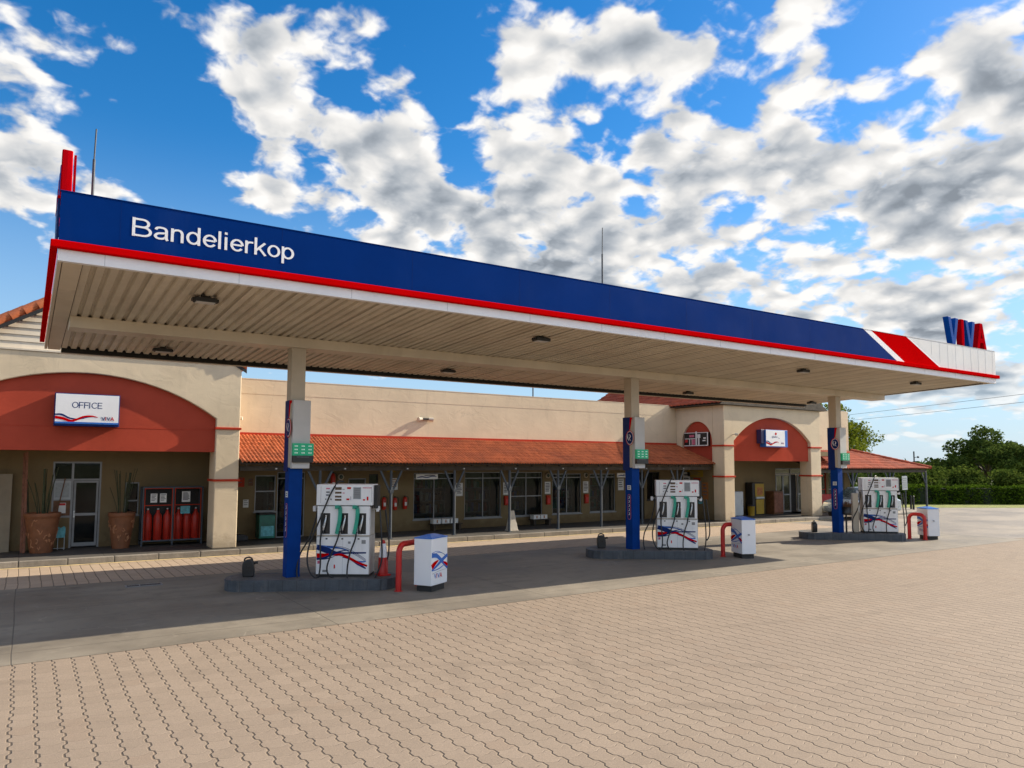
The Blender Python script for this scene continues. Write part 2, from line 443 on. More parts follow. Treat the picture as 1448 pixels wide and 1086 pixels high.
def glass_mat(name, c=(.012, .014, .015)):
    m, N, b, t = newmat(name)
    P = N('TexCoord').outputs['Object']
    f = N.noise(P, 1.7, 3, .6)
    t.links.new(N.mix(N.smooth(f, .4, .7), c4(c, .5), c4(c, 2.2)), b.inputs['Base Color'])
    b.inputs['Roughness'].default_value = .03; b.inputs['Specular IOR Level'].default_value = .5
    tb = N('BsdfTransparent', {'Color': (.75, .80, .77, 1)}); mx = N('MixShader', {0: .62})
    t.links.new(b.outputs[0], mx.inputs[1]); t.links.new(tb.outputs[0], mx.inputs[2])
    o = [n for n in t.nodes if n.type == 'OUTPUT_MATERIAL'][0]; t.links.new(mx.outputs[0], o.inputs[0])
    bp = N('Bump', {'Strength': .05, 'Distance': .01, 'Height': N.noise(P, 1.3, 1)})
    t.links.new(bp.outputs[0], b.inputs['Normal'])
    return m

M = {}
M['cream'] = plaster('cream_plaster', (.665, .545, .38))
M['tan'] = plaster('shaded_tan_plaster', (.21, .155, .08))  # tan paint, its colour darkened to carry the shade under the roofs
M['red_panel'] = mat('red_panel_paint', (.41, .068, .040), .7, spec=0., var=.10, scale=.8, bump=.1, bscale=8, dirt=(1.2, .25, (.25, .05, .03)))
M['red_trim'] = mat('red_trim_paint', (.45, .05, .025), .6, spec=.05, var=.1)
M['boards'] = mat('cream_board_paint', (.66, .58, .46), .6, var=.08, scale=2, dirt=(2, .3, (.4, .34, .26)))
M['blue'] = mat('blue_fascia_sheet', (.0015, .028, .17), .7, var=.08, scale=.6, spec=.012, bump=.25, bscale=1.1, dirt=(1.6, .30, (.02, .05, .18)))
M['stripe'] = mat('red_stripe_metal', (.55, .001, .002), .6, var=.06, scale=1, spec=.0)
M['white'] = mat('white_painted_metal', (.82, .82, .83), .5, var=.03, scale=1.5, dirt=(1.5, .15, (.45, .43, .40)))
M['panel'] = mat('white_fascia_panel', (.66, .66, .65), .5, var=.05, scale=1, dirt=(2.5, .35, (.42, .41, .40)))
def soffit_mat():
    m = mat('cream_soffit_sheet', (.64, .57, .455), .55, var=.10, scale=1.3)
    t = m.node_tree; N = NT(t); b = [n for n in t.nodes if n.type == 'BSDF_PRINCIPLED'][0]
    cc = b.inputs['Base Color'].links[0].from_socket; P = N('TexCoord').outputs['Object']; sp = N('SeparateXYZ', {0: P})
    k = N.math('DIVIDE', sp.outputs[0], .694); wn = N('TexWhiteNoise', {'W': N.math('FLOOR', k)}, noise_dimensions='1D').outputs['Value']
    cc = N.mix(N.math('MULTIPLY', wn, .22), cc, (.40, .33, .24, 1))
    fx = N.math('FRACT', k); lap = N.smooth(N.math('MINIMUM', fx, N.math('SUBTRACT', 1., fx)), .004, .012, .45, 0)
    cc = N.mix(lap, cc, (.16, .12, .08, 1))
    st = N.noise(N.vm('MULTIPLY', P, (1.6, .30, 1.)).outputs[0], 1.3, 6, .68)
    cc = N.mix(N.smooth(st, .50, .74, 0, .55), cc, (.34, .25, .16, 1))
    rs = N.noise(N.vm('MULTIPLY', P, (5., .8, 1.)).outputs[0], 2.2, 5, .7)
    cc = N.mix(N.smooth(rs, .66, .76, 0, .5), cc, (.22, .11, .05, 1))
    t.links.new(cc, b.inputs['Base Color'])
    return m
M['soffit'] = soffit_mat()
M['beam'] = mat('cream_beam_paint', (.63, .55, .43), .5, var=.08, scale=1.2, dirt=(1.8, .35, (.36, .29, .2)))
M['column'] = mat('beige_column_paint', (.50, .43, .33), .5, var=.08, scale=2, dirt=(2, .3, (.3, .24, .17)))
M['column_blue'] = mat('blue_column_paint', (.0015, .040, .22), .6, spec=.08, var=.12, scale=2, dirt=(2, .35, (.012, .03, .12)))
M['clad'] = mat('grey_white_cladding', (.55, .54, .53), .45, var=.05)
M['navy'] = mat('navy_paint', (.003, .022, .13), .5, var=.1, spec=.15)
M['bright_blue'] = mat('bright_blue_plastic', (.015, .13, .50), .4, var=.1)
M['dark'] = mat('dark_painted_steel', (.018, .017, .016), .6, var=.2)
M['gutter'] = mat('near_black_paint', (.015, .013, .011), .8, var=.2)
M['black'] = mat('black_rubber', (.010, .010, .011), .5, var=.3)
M['black_plastic'] = mat('black_plastic', (.012, .012, .013), .35, var=.2)
M['grey_steel'] = mat('grey_blue_post_paint', (.055, .068, .085), .6, var=.12, scale=4, dirt=(4, .4, (.1, .08, .06)))
M['alu'] = mat('aluminium_frame', (.24, .245, .25), .45, metal=.3, var=.1)
M['glass'] = glass_mat('dark_window_glass')
M['glass_green'] = glass_mat('greenish_glass', (.02, .035, .03))
M['paper'] = mat('printed_paper', (.72, .72, .70), .8, var=.05)
M['ink'] = mat('grey_print', (.12, .12, .13), .8, var=.3, scale=20)
M['red_ink'] = mat('red_print', (.55, .03, .03), .6, var=.1)
M['red_paint'] = mat('red_pipe_paint', (.50, .012, .008), .4, var=.12, scale=4, dirt=(3, .3, (.22, .02, .015)))
M['green'] = mat('green_price_panel', (.003, .25, .12), .35, var=.15, scale=8, emit=.2)
M['digits'] = mat('white_digits', (.7, .8, .74), .5, var=.05, emit=.15)
M['teal'] = mat('teal_green_plastic', (.01, .30, .20), .35, var=.15, scale=5)
M['pump_white'] = mat('white_pump_panel', (.82, .82, .82), .35, var=.03, scale=2, dirt=(3, .25, (.45, .42, .38)))
M['pump_side'] = mat('stainless_pump_side', (.50, .49, .47), .4, metal=.2, var=.08, dirt=(3, .3, (.3, .27, .22)))
M['rust'] = mat('brown_readout_glass', (.10, .055, .025), .3, var=.3, scale=12)
M['grey_key'] = mat('grey_keypad', (.33, .37, .39), .5, var=.15, scale=18)
M['silver'] = mat('worn_silver_metal', (.55, .56, .57), .3, metal=.8, var=.1)
M['kerb'] = mat('dark_grey_island_kerb', (.062, .072, .085), .6, var=.3, scale=3, bump=.4, bscale=30, fine=60, dirt=(5, .6, (.17, .155, .135)))
M['island_top'] = mat('worn_island_concrete', (.11, .105, .10), .75, var=.22, scale=2.5, bump=.4, bscale=40, fine=70, dirt=(2, .5, (.05, .04, .035)))
M['kerbstone'] = mat('weathered_kerbstone', (.27, .24, .20), .85, var=.25, scale=2, bump=.5, bscale=30, fine=60, dirt=(3, .5, (.1, .085, .07)))
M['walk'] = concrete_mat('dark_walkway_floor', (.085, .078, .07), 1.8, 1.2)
M['pavers'] = paver_mat('zigzag_clay_pavers', .208, .225, .14, (.30, .236, .180))
M['brick'] = paver_mat('pale_brick_paving', .205, .22, .02, (.42, .325, .24), True)
M['concrete'] = concrete_mat('worn_forecourt_concrete', (.215, .188, .15))
M['asphalt'] = concrete_mat('pale_grey_yard_surface', (.245, .212, .175), 6, 6, False)
M['line'] = mat('faded_yellow_line_paint', (.55, .42, .20), .8, var=.3, scale=3)
M['grass'] = mat('short_grass', (.19, .21, .03), .9, var=.4, scale=2, bump=1, bscale=50, fine=35)
M['earth'] = mat('dry_earth_and_grass', (.12, .13, .05), .95, var=.35, scale=.3)
M['tile'] = tile_mat('terracotta_tiles', (.40, .110, .046), .11, .30)
M['tile_old'] = tile_mat('weathered_red_tiles', (.36, .085, .045), .22, .32)
M['ridge'] = mat('orange_ridge_tiles', (.52, .14, .05), .7, var=.2, scale=2, bump=.3)
M['clay'] = mat('brown_clay_pot', (.20, .075, .03), .7, var=.2, scale=4, bump=.3)
M['clay_light'] = mat('pale_clay_relief', (.40, .18, .085), .75, var=.2, scale=8)
M['wood_red'] = mat('reddish_timber', (.24, .10, .06), .7, var=.25, scale=6)
M['wood'] = mat('brown_wood', (.14, .06, .022), .6, var=.3, scale=6)
M['darkwood'] = mat('dark_roof_timber', (.05, .038, .026), .8, var=.3, scale=4)
M['stem'] = mat('green_plant_stem', (.030, .040, .012), .6, var=.4, scale=8)
M['trunk'] = mat('tree_bark', (.075, .058, .042), .9, var=.3, scale=5, bump=.6)
M['gas_red'] = mat('red_gas_cylinder', (.50, .022, .008), .4, var=.15, scale=5)
M['door_cream'] = mat('old_cream_door_paint', (.26, .22, .155), .6, var=.12, scale=3)
M['yellow'] = mat('yellow_plastic', (.34, .22, .015), .5, var=.15)
M['orange'] = mat('orange_poster_print', (.34, .13, .035), .6, var=.35, scale=9)
M['cyan'] = mat('cyan_poster_print', (.12, .42, .48), .6, var=.3, scale=12)
M['stone_white'] = mat('pale_concrete', (.55, .49, .40), .85, var=.1, scale=3, bump=.3)
M['fridge'] = mat('grey_white_fridge', (.42, .46, .48), .4, var=.05)
M['car'] = mat('silver_blue_car_paint', (.30, .36, .42), .25, metal=.5, var=.03, coat=.6)
M['tyre'] = mat('car_tyre', (.02, .02, .02), .8, var=.2)
M['purple'] = mat('dark_violet_panel', (.035, .03, .10), .4, var=.1)
M['pink'] = mat('pink_print', (.55, .12, .20), .6, var=.2, scale=10)
M['letter_red'] = mat('red_letter_plastic', (.44, .002, .006), .6, var=.08, spec=0.)
M['letter_blue'] = mat('blue_letter_plastic', (.004, .065, .31), .6, var=.08, spec=.03)
M['lf_dark'] = leaf_mat('dark_tree_leaves', (.026, .052, .012), (.125, .17, .036))
M['lf_mid'] = leaf_mat('bush_leaves', (.035, .065, .012), (.125, .165, .030))
M['lf_hedge'] = leaf_mat('hedge_leaves', (.022, .050, .006), (.12, .19, .016))
M['lf_yellow'] = leaf_mat('yellow_green_leaves', (.06, .09, .010), (.19, .22, .025), .35)
M['lf_brown'] = leaf_mat('brownish_sparse_leaves', (.05, .045, .03), (.11, .09, .055))
M['hedge_core'] = mat('hedge_inner_twigs', (.012, .02, .007), .95, var=.3)

# ------------------------------------------------------------------ camera
YAW, PIT, ROLL, F = R(33.36), R(4.51), R(0.223), 1043.44
fw = Vector((sin(YAW) * cos(PIT), cos(YAW) * cos(PIT), sin(PIT)))
rt = Vector((cos(YAW), -sin(YAW), 0)); up = rt.cross(fw)
cam = bpy.data.cameras.new('camera'); co = bpy.data.objects.new('camera', cam)
COL.objects.link(co)
cr = rt * cos(ROLL) + up * sin(ROLL); cu_ = up * cos(ROLL) - rt * sin(ROLL)
co.matrix_world = Matrix(((cr.x, cu_.x, -fw.x, 0), (cr.y, cu_.y, -fw.y, 0), (cr.z, cu_.z, -fw.z, 2.5), (0, 0, 0, 1)))
cam.sensor_width = 36; cam.lens = F / 1448 * 36; cam.shift_y = 29.87 / 1448
cam.clip_end = 3000; cam.clip_start = .1
scene.camera = co

# ------------------------------------------------------------------ sun and sky
SUN = Vector((1, -.125, .55)).normalized()
sd = bpy.data.lights.new('sun', 'SUN'); sd.energy = 5.0; sd.angle = R(.5); sd.color = (1, .885, .71)
so = bpy.data.objects.new('sun', sd); COL.objects.link(so)
so.rotation_euler = (-SUN).to_track_quat('-Z', 'Y').to_euler(); so.location = (60, -10, 40)

BLOBS = [(60.6,4.3,12.7,3.4,0.62),(66.6,8.2,5.6,2.8,0.50),(16.5,24.8,7.6,5.3,0.50),(21.9,23.2,5.3,3.2,0.40),(-0.5,14.7,3.8,2.3,0.45),(60.1,15.9,6.1,3.4,0.35),(13.3,26.9,3.5,3.1,0.30),
         (29.4,23.4,2.1,2.7,-0.60),(41.5,24.5,2.7,4.1,-0.65),(47.8,26.6,2.7,1.6,-0.50),(37.6,27.5,2.2,2.2,-0.40),(46.3,16.5,1.7,1.6,-0.40),(54.8,25.9,2.3,1.5,-0.35),(63.1,24.8,2.1,1.9,-0.40),(12.0,23.1,2.2,2.1,-0.30),
         (43.0,12.2,14.4,3.2,0.70),(54.3,9.6,10.4,2.1,0.55),(62.5,8.5,7.3,1.9,0.55),(29.2,16.8,10.9,3.3,0.75),(66.4,4.5,6.9,1.4,0.45),(0.2,17.6,5.3,2.3,0.50),(3.9,17.4,6.1,1.1,0.50),(5.6,28.8,5.0,2.0,0.40),(60.5,1.8,9.8,1.0,0.40),(11.8,28.8,3.5,2.6,0.45),(67.8,18.3,2.9,5.5,0.70),(43.1,18.9,9.2,4.3,0.60),(24.0,27.2,4.3,3.3,0.50),
         (18.6,25.8,10.3,6.7,1.00),(-1.6,20.9,5.8,5.5,0.80),(1.7,26.7,4.2,2.6,0.75),(37.6,30.6,10.2,5.5,0.90),(51.8,29.9,12.7,5.7,1.00),(31.9,19.7,15.2,6.6,1.00),(58.0,20.9,13.4,6.0,1.15),(44.8,22.8,9.4,5.9,0.90),(48.9,13.5,14.7,4.2,0.90),(66.5,16.3,5.8,5.1,0.90),(63.0,11.8,7.8,2.9,0.80),(68.8,23.1,4.9,7.7,0.80),(15.4,20.1,3.9,1.8,0.75),(9.7,30.3,6.5,2.0,0.75),(15.2,17.2,3.8,1.6,0.45),(3.8,18.6,6.6,1.9,0.50),(40.3,15.4,11.3,3.3,0.80),(67.4,10.8,5.1,2.3,0.70),(63.7,6.0,9.5,1.9,0.50),
         (8.2,20.7,4.8,6.5,-0.60),(28.5,27.9,3.4,6.0,-0.50),(7.9,28.1,7.4,3.0,-0.35),(40.4,26.0,2.4,4.4,-0.35),(61.0,27.4,3.3,2.0,-0.50),(-1.9,26.5,3.1,1.8,-0.40),(57.4,15.8,6.3,1.3,-0.30),(-0.8,12.8,4.2,2.7,-0.50),(44.7,12.1,3.3,1.6,-0.30),(19.9,17.6,3.9,2.7,-0.40),(67.3,8.6,3.7,1.4,-0.30)]
W = bpy.data.worlds.new('World'); scene.world = W; W.use_nodes = True
wt = W.node_tree; wt.nodes.clear(); N = NT(wt)
wo = N('OutputWorld'); bg = N('Background'); wt.links.new(bg.outputs[0], wo.inputs[0])
D = N('TexCoord').outputs['Generated']
sky = N('TexSky', {'Vector': D}, sky_type='NISHITA', sun_disc=False)
sky.sun_elevation = math.asin(SUN.z); sky.sun_rotation = math.atan2(SUN.x, SUN.y)
sky.altitude = 0; sky.air_density = 1.0; sky.dust_density = .3; sky.ozone_density = 3.5
SKY_K = .095
skc = N('HueSaturation', {'Hue': .501, 'Saturation': 1.36, 'Value': SKY_K, 'Color': sky.outputs[0]}).outputs[0]
sp = N('SeparateXYZ', {0: D}); dx, dy, dz = sp.outputs
az = N.math('MULTIPLY', N.math('ARCTAN2', dx, dy), 180 / pi); el = N.math('MULTIPLY', N.math('ARCSINE', dz), 180 / pi)
AE = N('CombineXYZ', {0: az, 1: el, 2: 0.}).outputs[0]
inv = N.math('DIVIDE', 1., N.math('ADD', N.math('MAXIMUM', dz, 0.), .33))
pl = N('CombineXYZ', {0: N.math('MULTIPLY', dx, inv), 1: N.math('MULTIPLY', dy, inv), 2: 3.7}).outputs[0]
acc = None
for a0, e0, ra, re, w in BLOBS:
    v = N.vm('MULTIPLY', N.vm('SUBTRACT', AE, (a0, e0, 0)).outputs[0], (1 / ra, 1 / re, 0)).outputs[0]
    l = N.vm('LENGTH', v).outputs['Value']
    g = N.smooth(l, 0., 1.5, w, 0.)
    acc = g if acc is None else N.math('ADD', acc, g)
far = N.smooth(N.vm('LENGTH', N.vm('MULTIPLY', N.vm('SUBTRACT', AE, (34, 16, 0)).outputs[0], (1 / 45, 1 / 22, 0)).outputs[0]).outputs['Value'], .9, 1.5, 0, .72)  # cloud cover outside the view, thickened as part of the added fill
acc = N.math('MINIMUM', N.math('ADD', acc, far), 1.2)
wv = N.vm('SCALE', N.vm('SUBTRACT', N('TexNoise', {'Vector': pl, 'Scale': 7., 'Detail': 4., 'Roughness': .55}, noise_dimensions='2D').outputs['Color'], (.5, .5, .5)).outputs[0], scale=.05).outputs[0]
pw = N.vm('ADD', pl, wv).outputs[0]
def vor(vec, sc):
    return N('TexVoronoi', {'Vector': vec, 'Scale': sc, 'Smoothness': .35, 'Randomness': 1.}, feature='SMOOTH_F1', voronoi_dimensions='2D').outputs['Distance']
def n2(vec, sc, det, ro): return N('TexNoise', {'Vector': vec, 'Scale': sc, 'Detail': det, 'Roughness': ro}, noise_dimensions='2D').outputs['Fac']
nA = n2(pl, 3.6, 2., .5)                  # cloud masses
nM = n2(pw, 9., 4., .55)                  # medium breaks
v1 = vor(pw, 13.); v2 = vor(pw, 31.)      # rounded cauliflower lumps
ws = N.vm('ADD', pw, (.026, .004, 0)).outputs[0]
v1s = vor(ws, 13.); nMs = n2(ws, 9., 4., .55)
nF = n2(pw, 34., 5, .6)                   # frayed edge
base = N.math('SUBTRACT', N.math('MULTIPLY', acc, .80), .53)
mass = N.math('ADD', N.math('ADD', base, N.math('MULTIPLY', N.math('SUBTRACT', nA, .5), 1.6)), N.math('MULTIPLY', N.math('SUBTRACT', nM, .5), 2.2))
lump = N.math('ADD', N.math('MULTIPLY', N.math('SUBTRACT', .42, v1), .50), N.math('MULTIPLY', N.math('SUBTRACT', .42, v2), .26))
dens = N.math('ADD', N.math('ADD', mass, lump), N.math('MULTIPLY', N.math('SUBTRACT', nF, .5), .42))
soft = N.math('ADD', base, N.math('ADD', N.math('MULTIPLY', N.math('SUBTRACT', nA, .5), 1.3), N.math('MULTIPLY', N.math('SUBTRACT', nM, .5), .5)))
alpha = N.math('POWER', N.smooth(dens, -.16, .34), 1.3)
rim = N.smooth(dens, .12, .70)
core = N.smooth(soft, .10, .80)
shade = N.math('MULTIPLY', N.math('MULTIPLY', core, rim), .265)
side = N.math('ADD', N.math('MULTIPLY', N.math('SUBTRACT', v1s, v1), .40), N.math('MULTIPLY', N.math('SUBTRACT', nM, nMs), .55))
lum = N.math('ADD', N.math('SUBTRACT', .485, shade), N.math('MULTIPLY', lump, N.math('SUBTRACT', .34, N.math('MULTIPLY', core, .16))))
lum = N.math('ADD', lum, N.math('MULTIPLY', side, N.math('SUBTRACT', .62, N.math('MULTIPLY', core, .3))))
lum = N.math('ADD', lum, N.math('MULTIPLY', N.math('SUBTRACT', nF, .5), .07))
lum = N.math('ADD', lum, N.math('MULTIPLY', N.math('ADD', N.math('SUBTRACT', nM, .5), N.math('MULTIPLY', N.math('SUBTRACT', v1s, v1), .45)), N.math('MULTIPLY', core, .30)))
lum = N.math('MINIMUM', N.math('MAXIMUM', lum, .17), .54)
tint = N.mix(N.smooth(lum, .15, .5), (.84, .95, 1.09, 1), (1.02, 1., .97, 1))
# added fill light: unseen clouds brightened round the sun and behind the camera
sunw = N.smooth(N.vm('DOT_PRODUCT', D, tuple(SUN)).outputs['Value'], .90, .985, 1., 2.2)
south_fill = N.smooth(N.math('MULTIPLY', dy, -1.), .05, .6, 1., 1.8)
cl = N.vm('SCALE', tint, scale=N.math('MULTIPLY', lum, N.math('MULTIPLY', sunw, south_fill))).outputs[0]
hz = N.smooth(el, -1., 24., .85, 0.)
skh = N.mix(hz, skc, (.25, .35, .465, 1))
al = N.math('MULTIPLY', alpha, N.math('MULTIPLY', N.smooth(el, 0., 9., .55, 1.), N.smooth(el, .6, 2.)))
res = N.mix(al, skh, cl)
wt.links.new(res, bg.inputs['Color']); bg.inputs['Strength'].default_value = 1.0
W.cycles.sampling_method = 'MANUAL'; W.cycles.sample_map_resolution = 512
scene.view_settings.view_transform = 'Standard'; scene.view_settings.look = 'None'
scene.view_settings.exposure = 0.9; scene.view_settings.gamma = 1
scene.cycles.max_bounces = 6
scene.cycles.caustics_reflective = False; scene.cycles.caustics_refractive = False

# ------------------------------------------------------------------ ground
def sheet(name, pts, z, m, thick=0):
    mb = MB()
    if thick: mb.ext(pts, z - thick, z, None)
    else: mb.add([(x, y, z) for x, y in pts], [list(range(len(pts)))])
    return mb.build(name, m, kind='structure')
sheet('ground', [(-900, -900), (1600, -900), (1600, 1600), (-900, 1600)], -.012, M['earth'])
sheet('brick_paving', [(-30, -30), (27.5, -30), (60, -12), (60, 8), (27.5, 14), (27.5, 60), (-30, 60)], -.004, M['pavers'])
sheet('concrete_apron', [(-30, 10.75), (4, 11.22), (12.7, 11.44), (28.4, 11.5), (28.4, 17.75), (9.7, 17.7), (-30, 17.5)], .0, M['concrete'])
sheet('yard_surface', [(27.6, 12.0), (34, 11.0), (70, -6), (95, -12), (66.6, 9.29), (36.0, 28.29), (30, 40), (27.6, 40)], -.0005, M['asphalt'])
sheet('brick_strip', [(-30, 17.504), (9.7, 17.704), (27.55, 17.754), (27.55, 23), (-30, 23)], .002, M['brick'])
sheet('grass_verge', [(36.0, 28.3), (66.6, 9.3), (90, -5), (110, 10), (75, 40), (45, 60), (36, 50)], .004, M['grass'])
def kerb_y(x): return 21.09 - .0245 * (x + .35)
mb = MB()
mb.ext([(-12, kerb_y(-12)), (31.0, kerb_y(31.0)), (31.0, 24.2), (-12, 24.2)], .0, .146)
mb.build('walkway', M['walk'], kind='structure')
mb = MB()
x = -12.0
while x < 31.0:
    x2 = min(x + .98, 31.0)
    mb.ext([(x, kerb_y(x) - .004), (x2, kerb_y(x2) - .004), (x2, kerb_y(x2) + .14), (x, kerb_y(x) + .14)], -.01, .15 + random.uniform(-.003, .003))
    x += 1.0
mb.build('walkway_kerb', M['kerbstone'], kind='structure', bevel=.012)
sheet('kerb_line', [(-12, kerb_y(-12) - .16), (31.0, kerb_y(31.0) - .16), (31.0, kerb_y(31.0) - .03), (-12, kerb_y(-12) - .03)], .007, M['line'])
# small raised kerb island in the yard
mb = MB(); mb.ext([(34.5, 20.3), (40.9, 20.6), (41.6, 21.2), (41.3, 22.2), (34.5, 22.0)], -.01, .13)
mb.build('yard_kerb_island', M['kerbstone'], kind='structure', bevel=.03)

mb = MB(); mb.box(1.80, 2.48, 16.70, 16.90, .004, .012)
dg = thing('drain_grate', 'dark metal drain grate set in the concrete left of the first island', 'drain', (2.14, 16.8, .004))
mb = MB()
for a, b, c, d in ((1.80, 2.48, 16.68, 16.71), (1.80, 2.48, 16.89, 16.92), (1.80, 1.83, 16.71, 16.89), (2.45, 2.48, 16.71, 16.89), (2.05, 2.07, 16.71, 16.89)):
    mb.box(a, b, c, d, .002, .016)
mb.build('frame', M['alu'], dg, True)
mb = MB(); mb.box(1.83, 2.45, 16.71, 16.89, .002, .006)
for i in range(12): mb.box(1.84 + i * .052, 1.86 + i * .052, 16.712, 16.888, .006, .012)
mb.build('grating', M['dark'], dg, True)

# ------------------------------------------------------------------ canopy
XL, XR, YF, YB = .24, 26.15, 11.22, 18.25
ZF, ZT = 5.136, 6.11
def zsheet(y): return 5.165 - .0375 * (y - 11.4) - max(0, y - 15.3) * .008
can = thing('petrol_canopy', 'long flat forecourt canopy with blue fascia and red stripe on three columns', 'canopy', (13.2, 15.0, 0))
# blue fascia polygon and slanted bands on the right end
FM = frontm(0, YF, 0)
ZS = 5.40
def seg(name, pts, m, dep=.05):
    mb = MB(); mb.ext(pts, -dep, 0, FM); return mb.build(name, m, can, True)
zt = lambda x: 6.07 + .004 * x
seg('blue_fascia', [(XL, ZS), (20.33, ZS), (18.72, zt(18.7)), (XL, zt(0))], M['blue'])
seg('white_band', [(20.335, ZS), (20.735, ZS), (19.075, zt(19)), (18.725, zt(18.7))], M['white'])
seg('red_band', [(20.74, ZS), (22.62, ZS), (20.83, zt(20.8)), (19.08, zt(19))], M['stripe'])
seg('white_edge', [(22.625, ZS), (22.77, ZS), (20.95, zt(21)), (20.835, zt(20.8))], M['white'])
seg('white_fascia', [(22.775, ZS), (XR, ZS), (XR, zt(26)), (20.955, zt(21))], M['panel'])
for i in range(9):
    mb = MB(); mb.box(22.2 + i * .47, 22.204 + i * .47, YF - .002, YF + .01, ZS + .01 if i > 1 else 5.75 - i * .2, 6.14)
    mb.build('panel_joint', M['grey_key'], can, True)
for i in range(9):
    mb = MB(); x = .95 + i * 2.2
    mb.box(x, x + .0025, YF - .001, YF + .01, ZS + .01, zt(x) - .01)
    mb.build('fascia_joint', M['navy'], can, True)
mb = MB(); mb.box(XL - .01, 18.7, YF - .006, YF + .06, zt(0), zt(0) + .010); mb.box(18.7, XR, YF - .006, YF + .06, zt(0), zt(0) + .010, 1)
mb.v = [(x, y, z + .004 * x + .003) for x, y, z in mb.v]
mb.build('fascia_capping', [M['blue'], M['panel']], can, True)
mb = MB(); mb.box(XL - .09, XR + .12, YF - .07, YF + .03, 5.292, ZS - .004)
for x in range(5):
    pass
mb.build('red_stripe', M['stripe'], can, True, bevel=.012)
mb = MB(); mb.box(XL - .09, XL - .004, YF + .034, YB + .15, 5.285, 5.385, M=None)
mb.v = [(x, y, z - .037 * (y - YF)) for x, y, z in mb.v]
mb.build('red_side_stripe', M['stripe'], can, True, bevel=.01)
mb = MB(); mb.box(XL, XR - .01, YF + .0, YF + .09, ZF, 5.288)
mb.build('white_trim', M['white'], can, True)
for i in range(15):
    mb = MB(); x = .78 + i * 1.75
    mb.box(x, x + .005, YF - .002, YF + .01, ZF + .004, 5.287)
    mb.build('trim_joint', M['grey_key'], can, True)
# short return panel at the left end and dark roof edge
mb = MB(); mb.box(XL - .03, XL - .004, YF + .06, YF + .9, ZS, 5.98)
mb.build('return_panel', M['navy'], can, True)
mb = MB(); mb.box(XL - .035, XL + .005, YF + .05, YF + .95, 5.985, 6.02)
mb.build('return_capping', M['stripe'], can, True)
# end beams (left) and gutters (back, right)
mb = MB(); mb.box(XL + .0, XL + .05, YF + .1, YB + .1, 5.14, 5.29); mb.box(XL + .06, XL + .29, YF + .1, YB + .1, 5.14, 5.32)
mb.v = [(x, y, z - .037 * (y - YF)) for x, y, z in mb.v]
mb.build('end_beam', M['beam'], can, True, bevel=.006)
mb = MB(); mb.box(XL + .3, XR, YB + .012, YB + .14, 4.805, 4.97)
mb.build('back_gutter', M['beam'], can, True)
mb = MB(); mb.box(XL + .3, XR - .05, YB - .10, YB + .009, 4.812, 4.97)
mb.build('gutter_inner_face', M['gutter'], can, True)  # near-black strip along the inner face of the back gutter
mb = MB(); mb.box(XR - .12, XR - .01, YF + .1, YB + .01, 5.15, 5.42)
mb.v = [(x, y, z - .037 * (y - YF)) for x, y, z in mb.v]
mb.build('end_gutter', M['beam'], can, True)
mb = MB(); mb.box(XR - .26, XR - .125, YF + .35, YB - .11, 5.155, 5.30)
mb.v = [(x, y, z - .037 * (y - YF)) for x, y, z in mb.v]
mb.build('end_inner_face', M['gutter'], can, True)  # near-black strip along the inner face of the end gutter
# ribbed soffit sheet, running front to back
mb = MB(); P = []
x = XL + .30; pitch = .1735
while x < XR - .27:
    P += [(x, 0), (x + .095, 0), (x + .115, .045), (x + pitch - .02, .045)]; x += pitch
P.append((x, 0))
Y0, Y1 = YF + .10, YB - .16
vs = []
for px, dz_ in P:
    for yy in (Y0, Y1): vs.append((px, yy, zsheet(yy) + dz_))
mb.add(vs, [(2 * i + 1, 2 * i + 3, 2 * i + 2, 2 * i)[::-1] for i in range(len(P) - 1)])
mb.build('ribbed_soffit', M['soffit'], can, True)
mb = MB(); mb.box(XL + .06, XR - .02, YF + .1, YB + .01, 5.23, 5.27)
mb.v = [(x, y, z - .046 * (y - 11.4) + .03) for x, y, z in mb.v]
mb.build('roof_deck', M['gutter'], can, True)
mb = MB(); mb.box(XL + .3, 26.0 - .13, 14.78, 15.30, 4.83, 5.03)
mb.build('beam', M['beam'], can, True, bevel=.01)
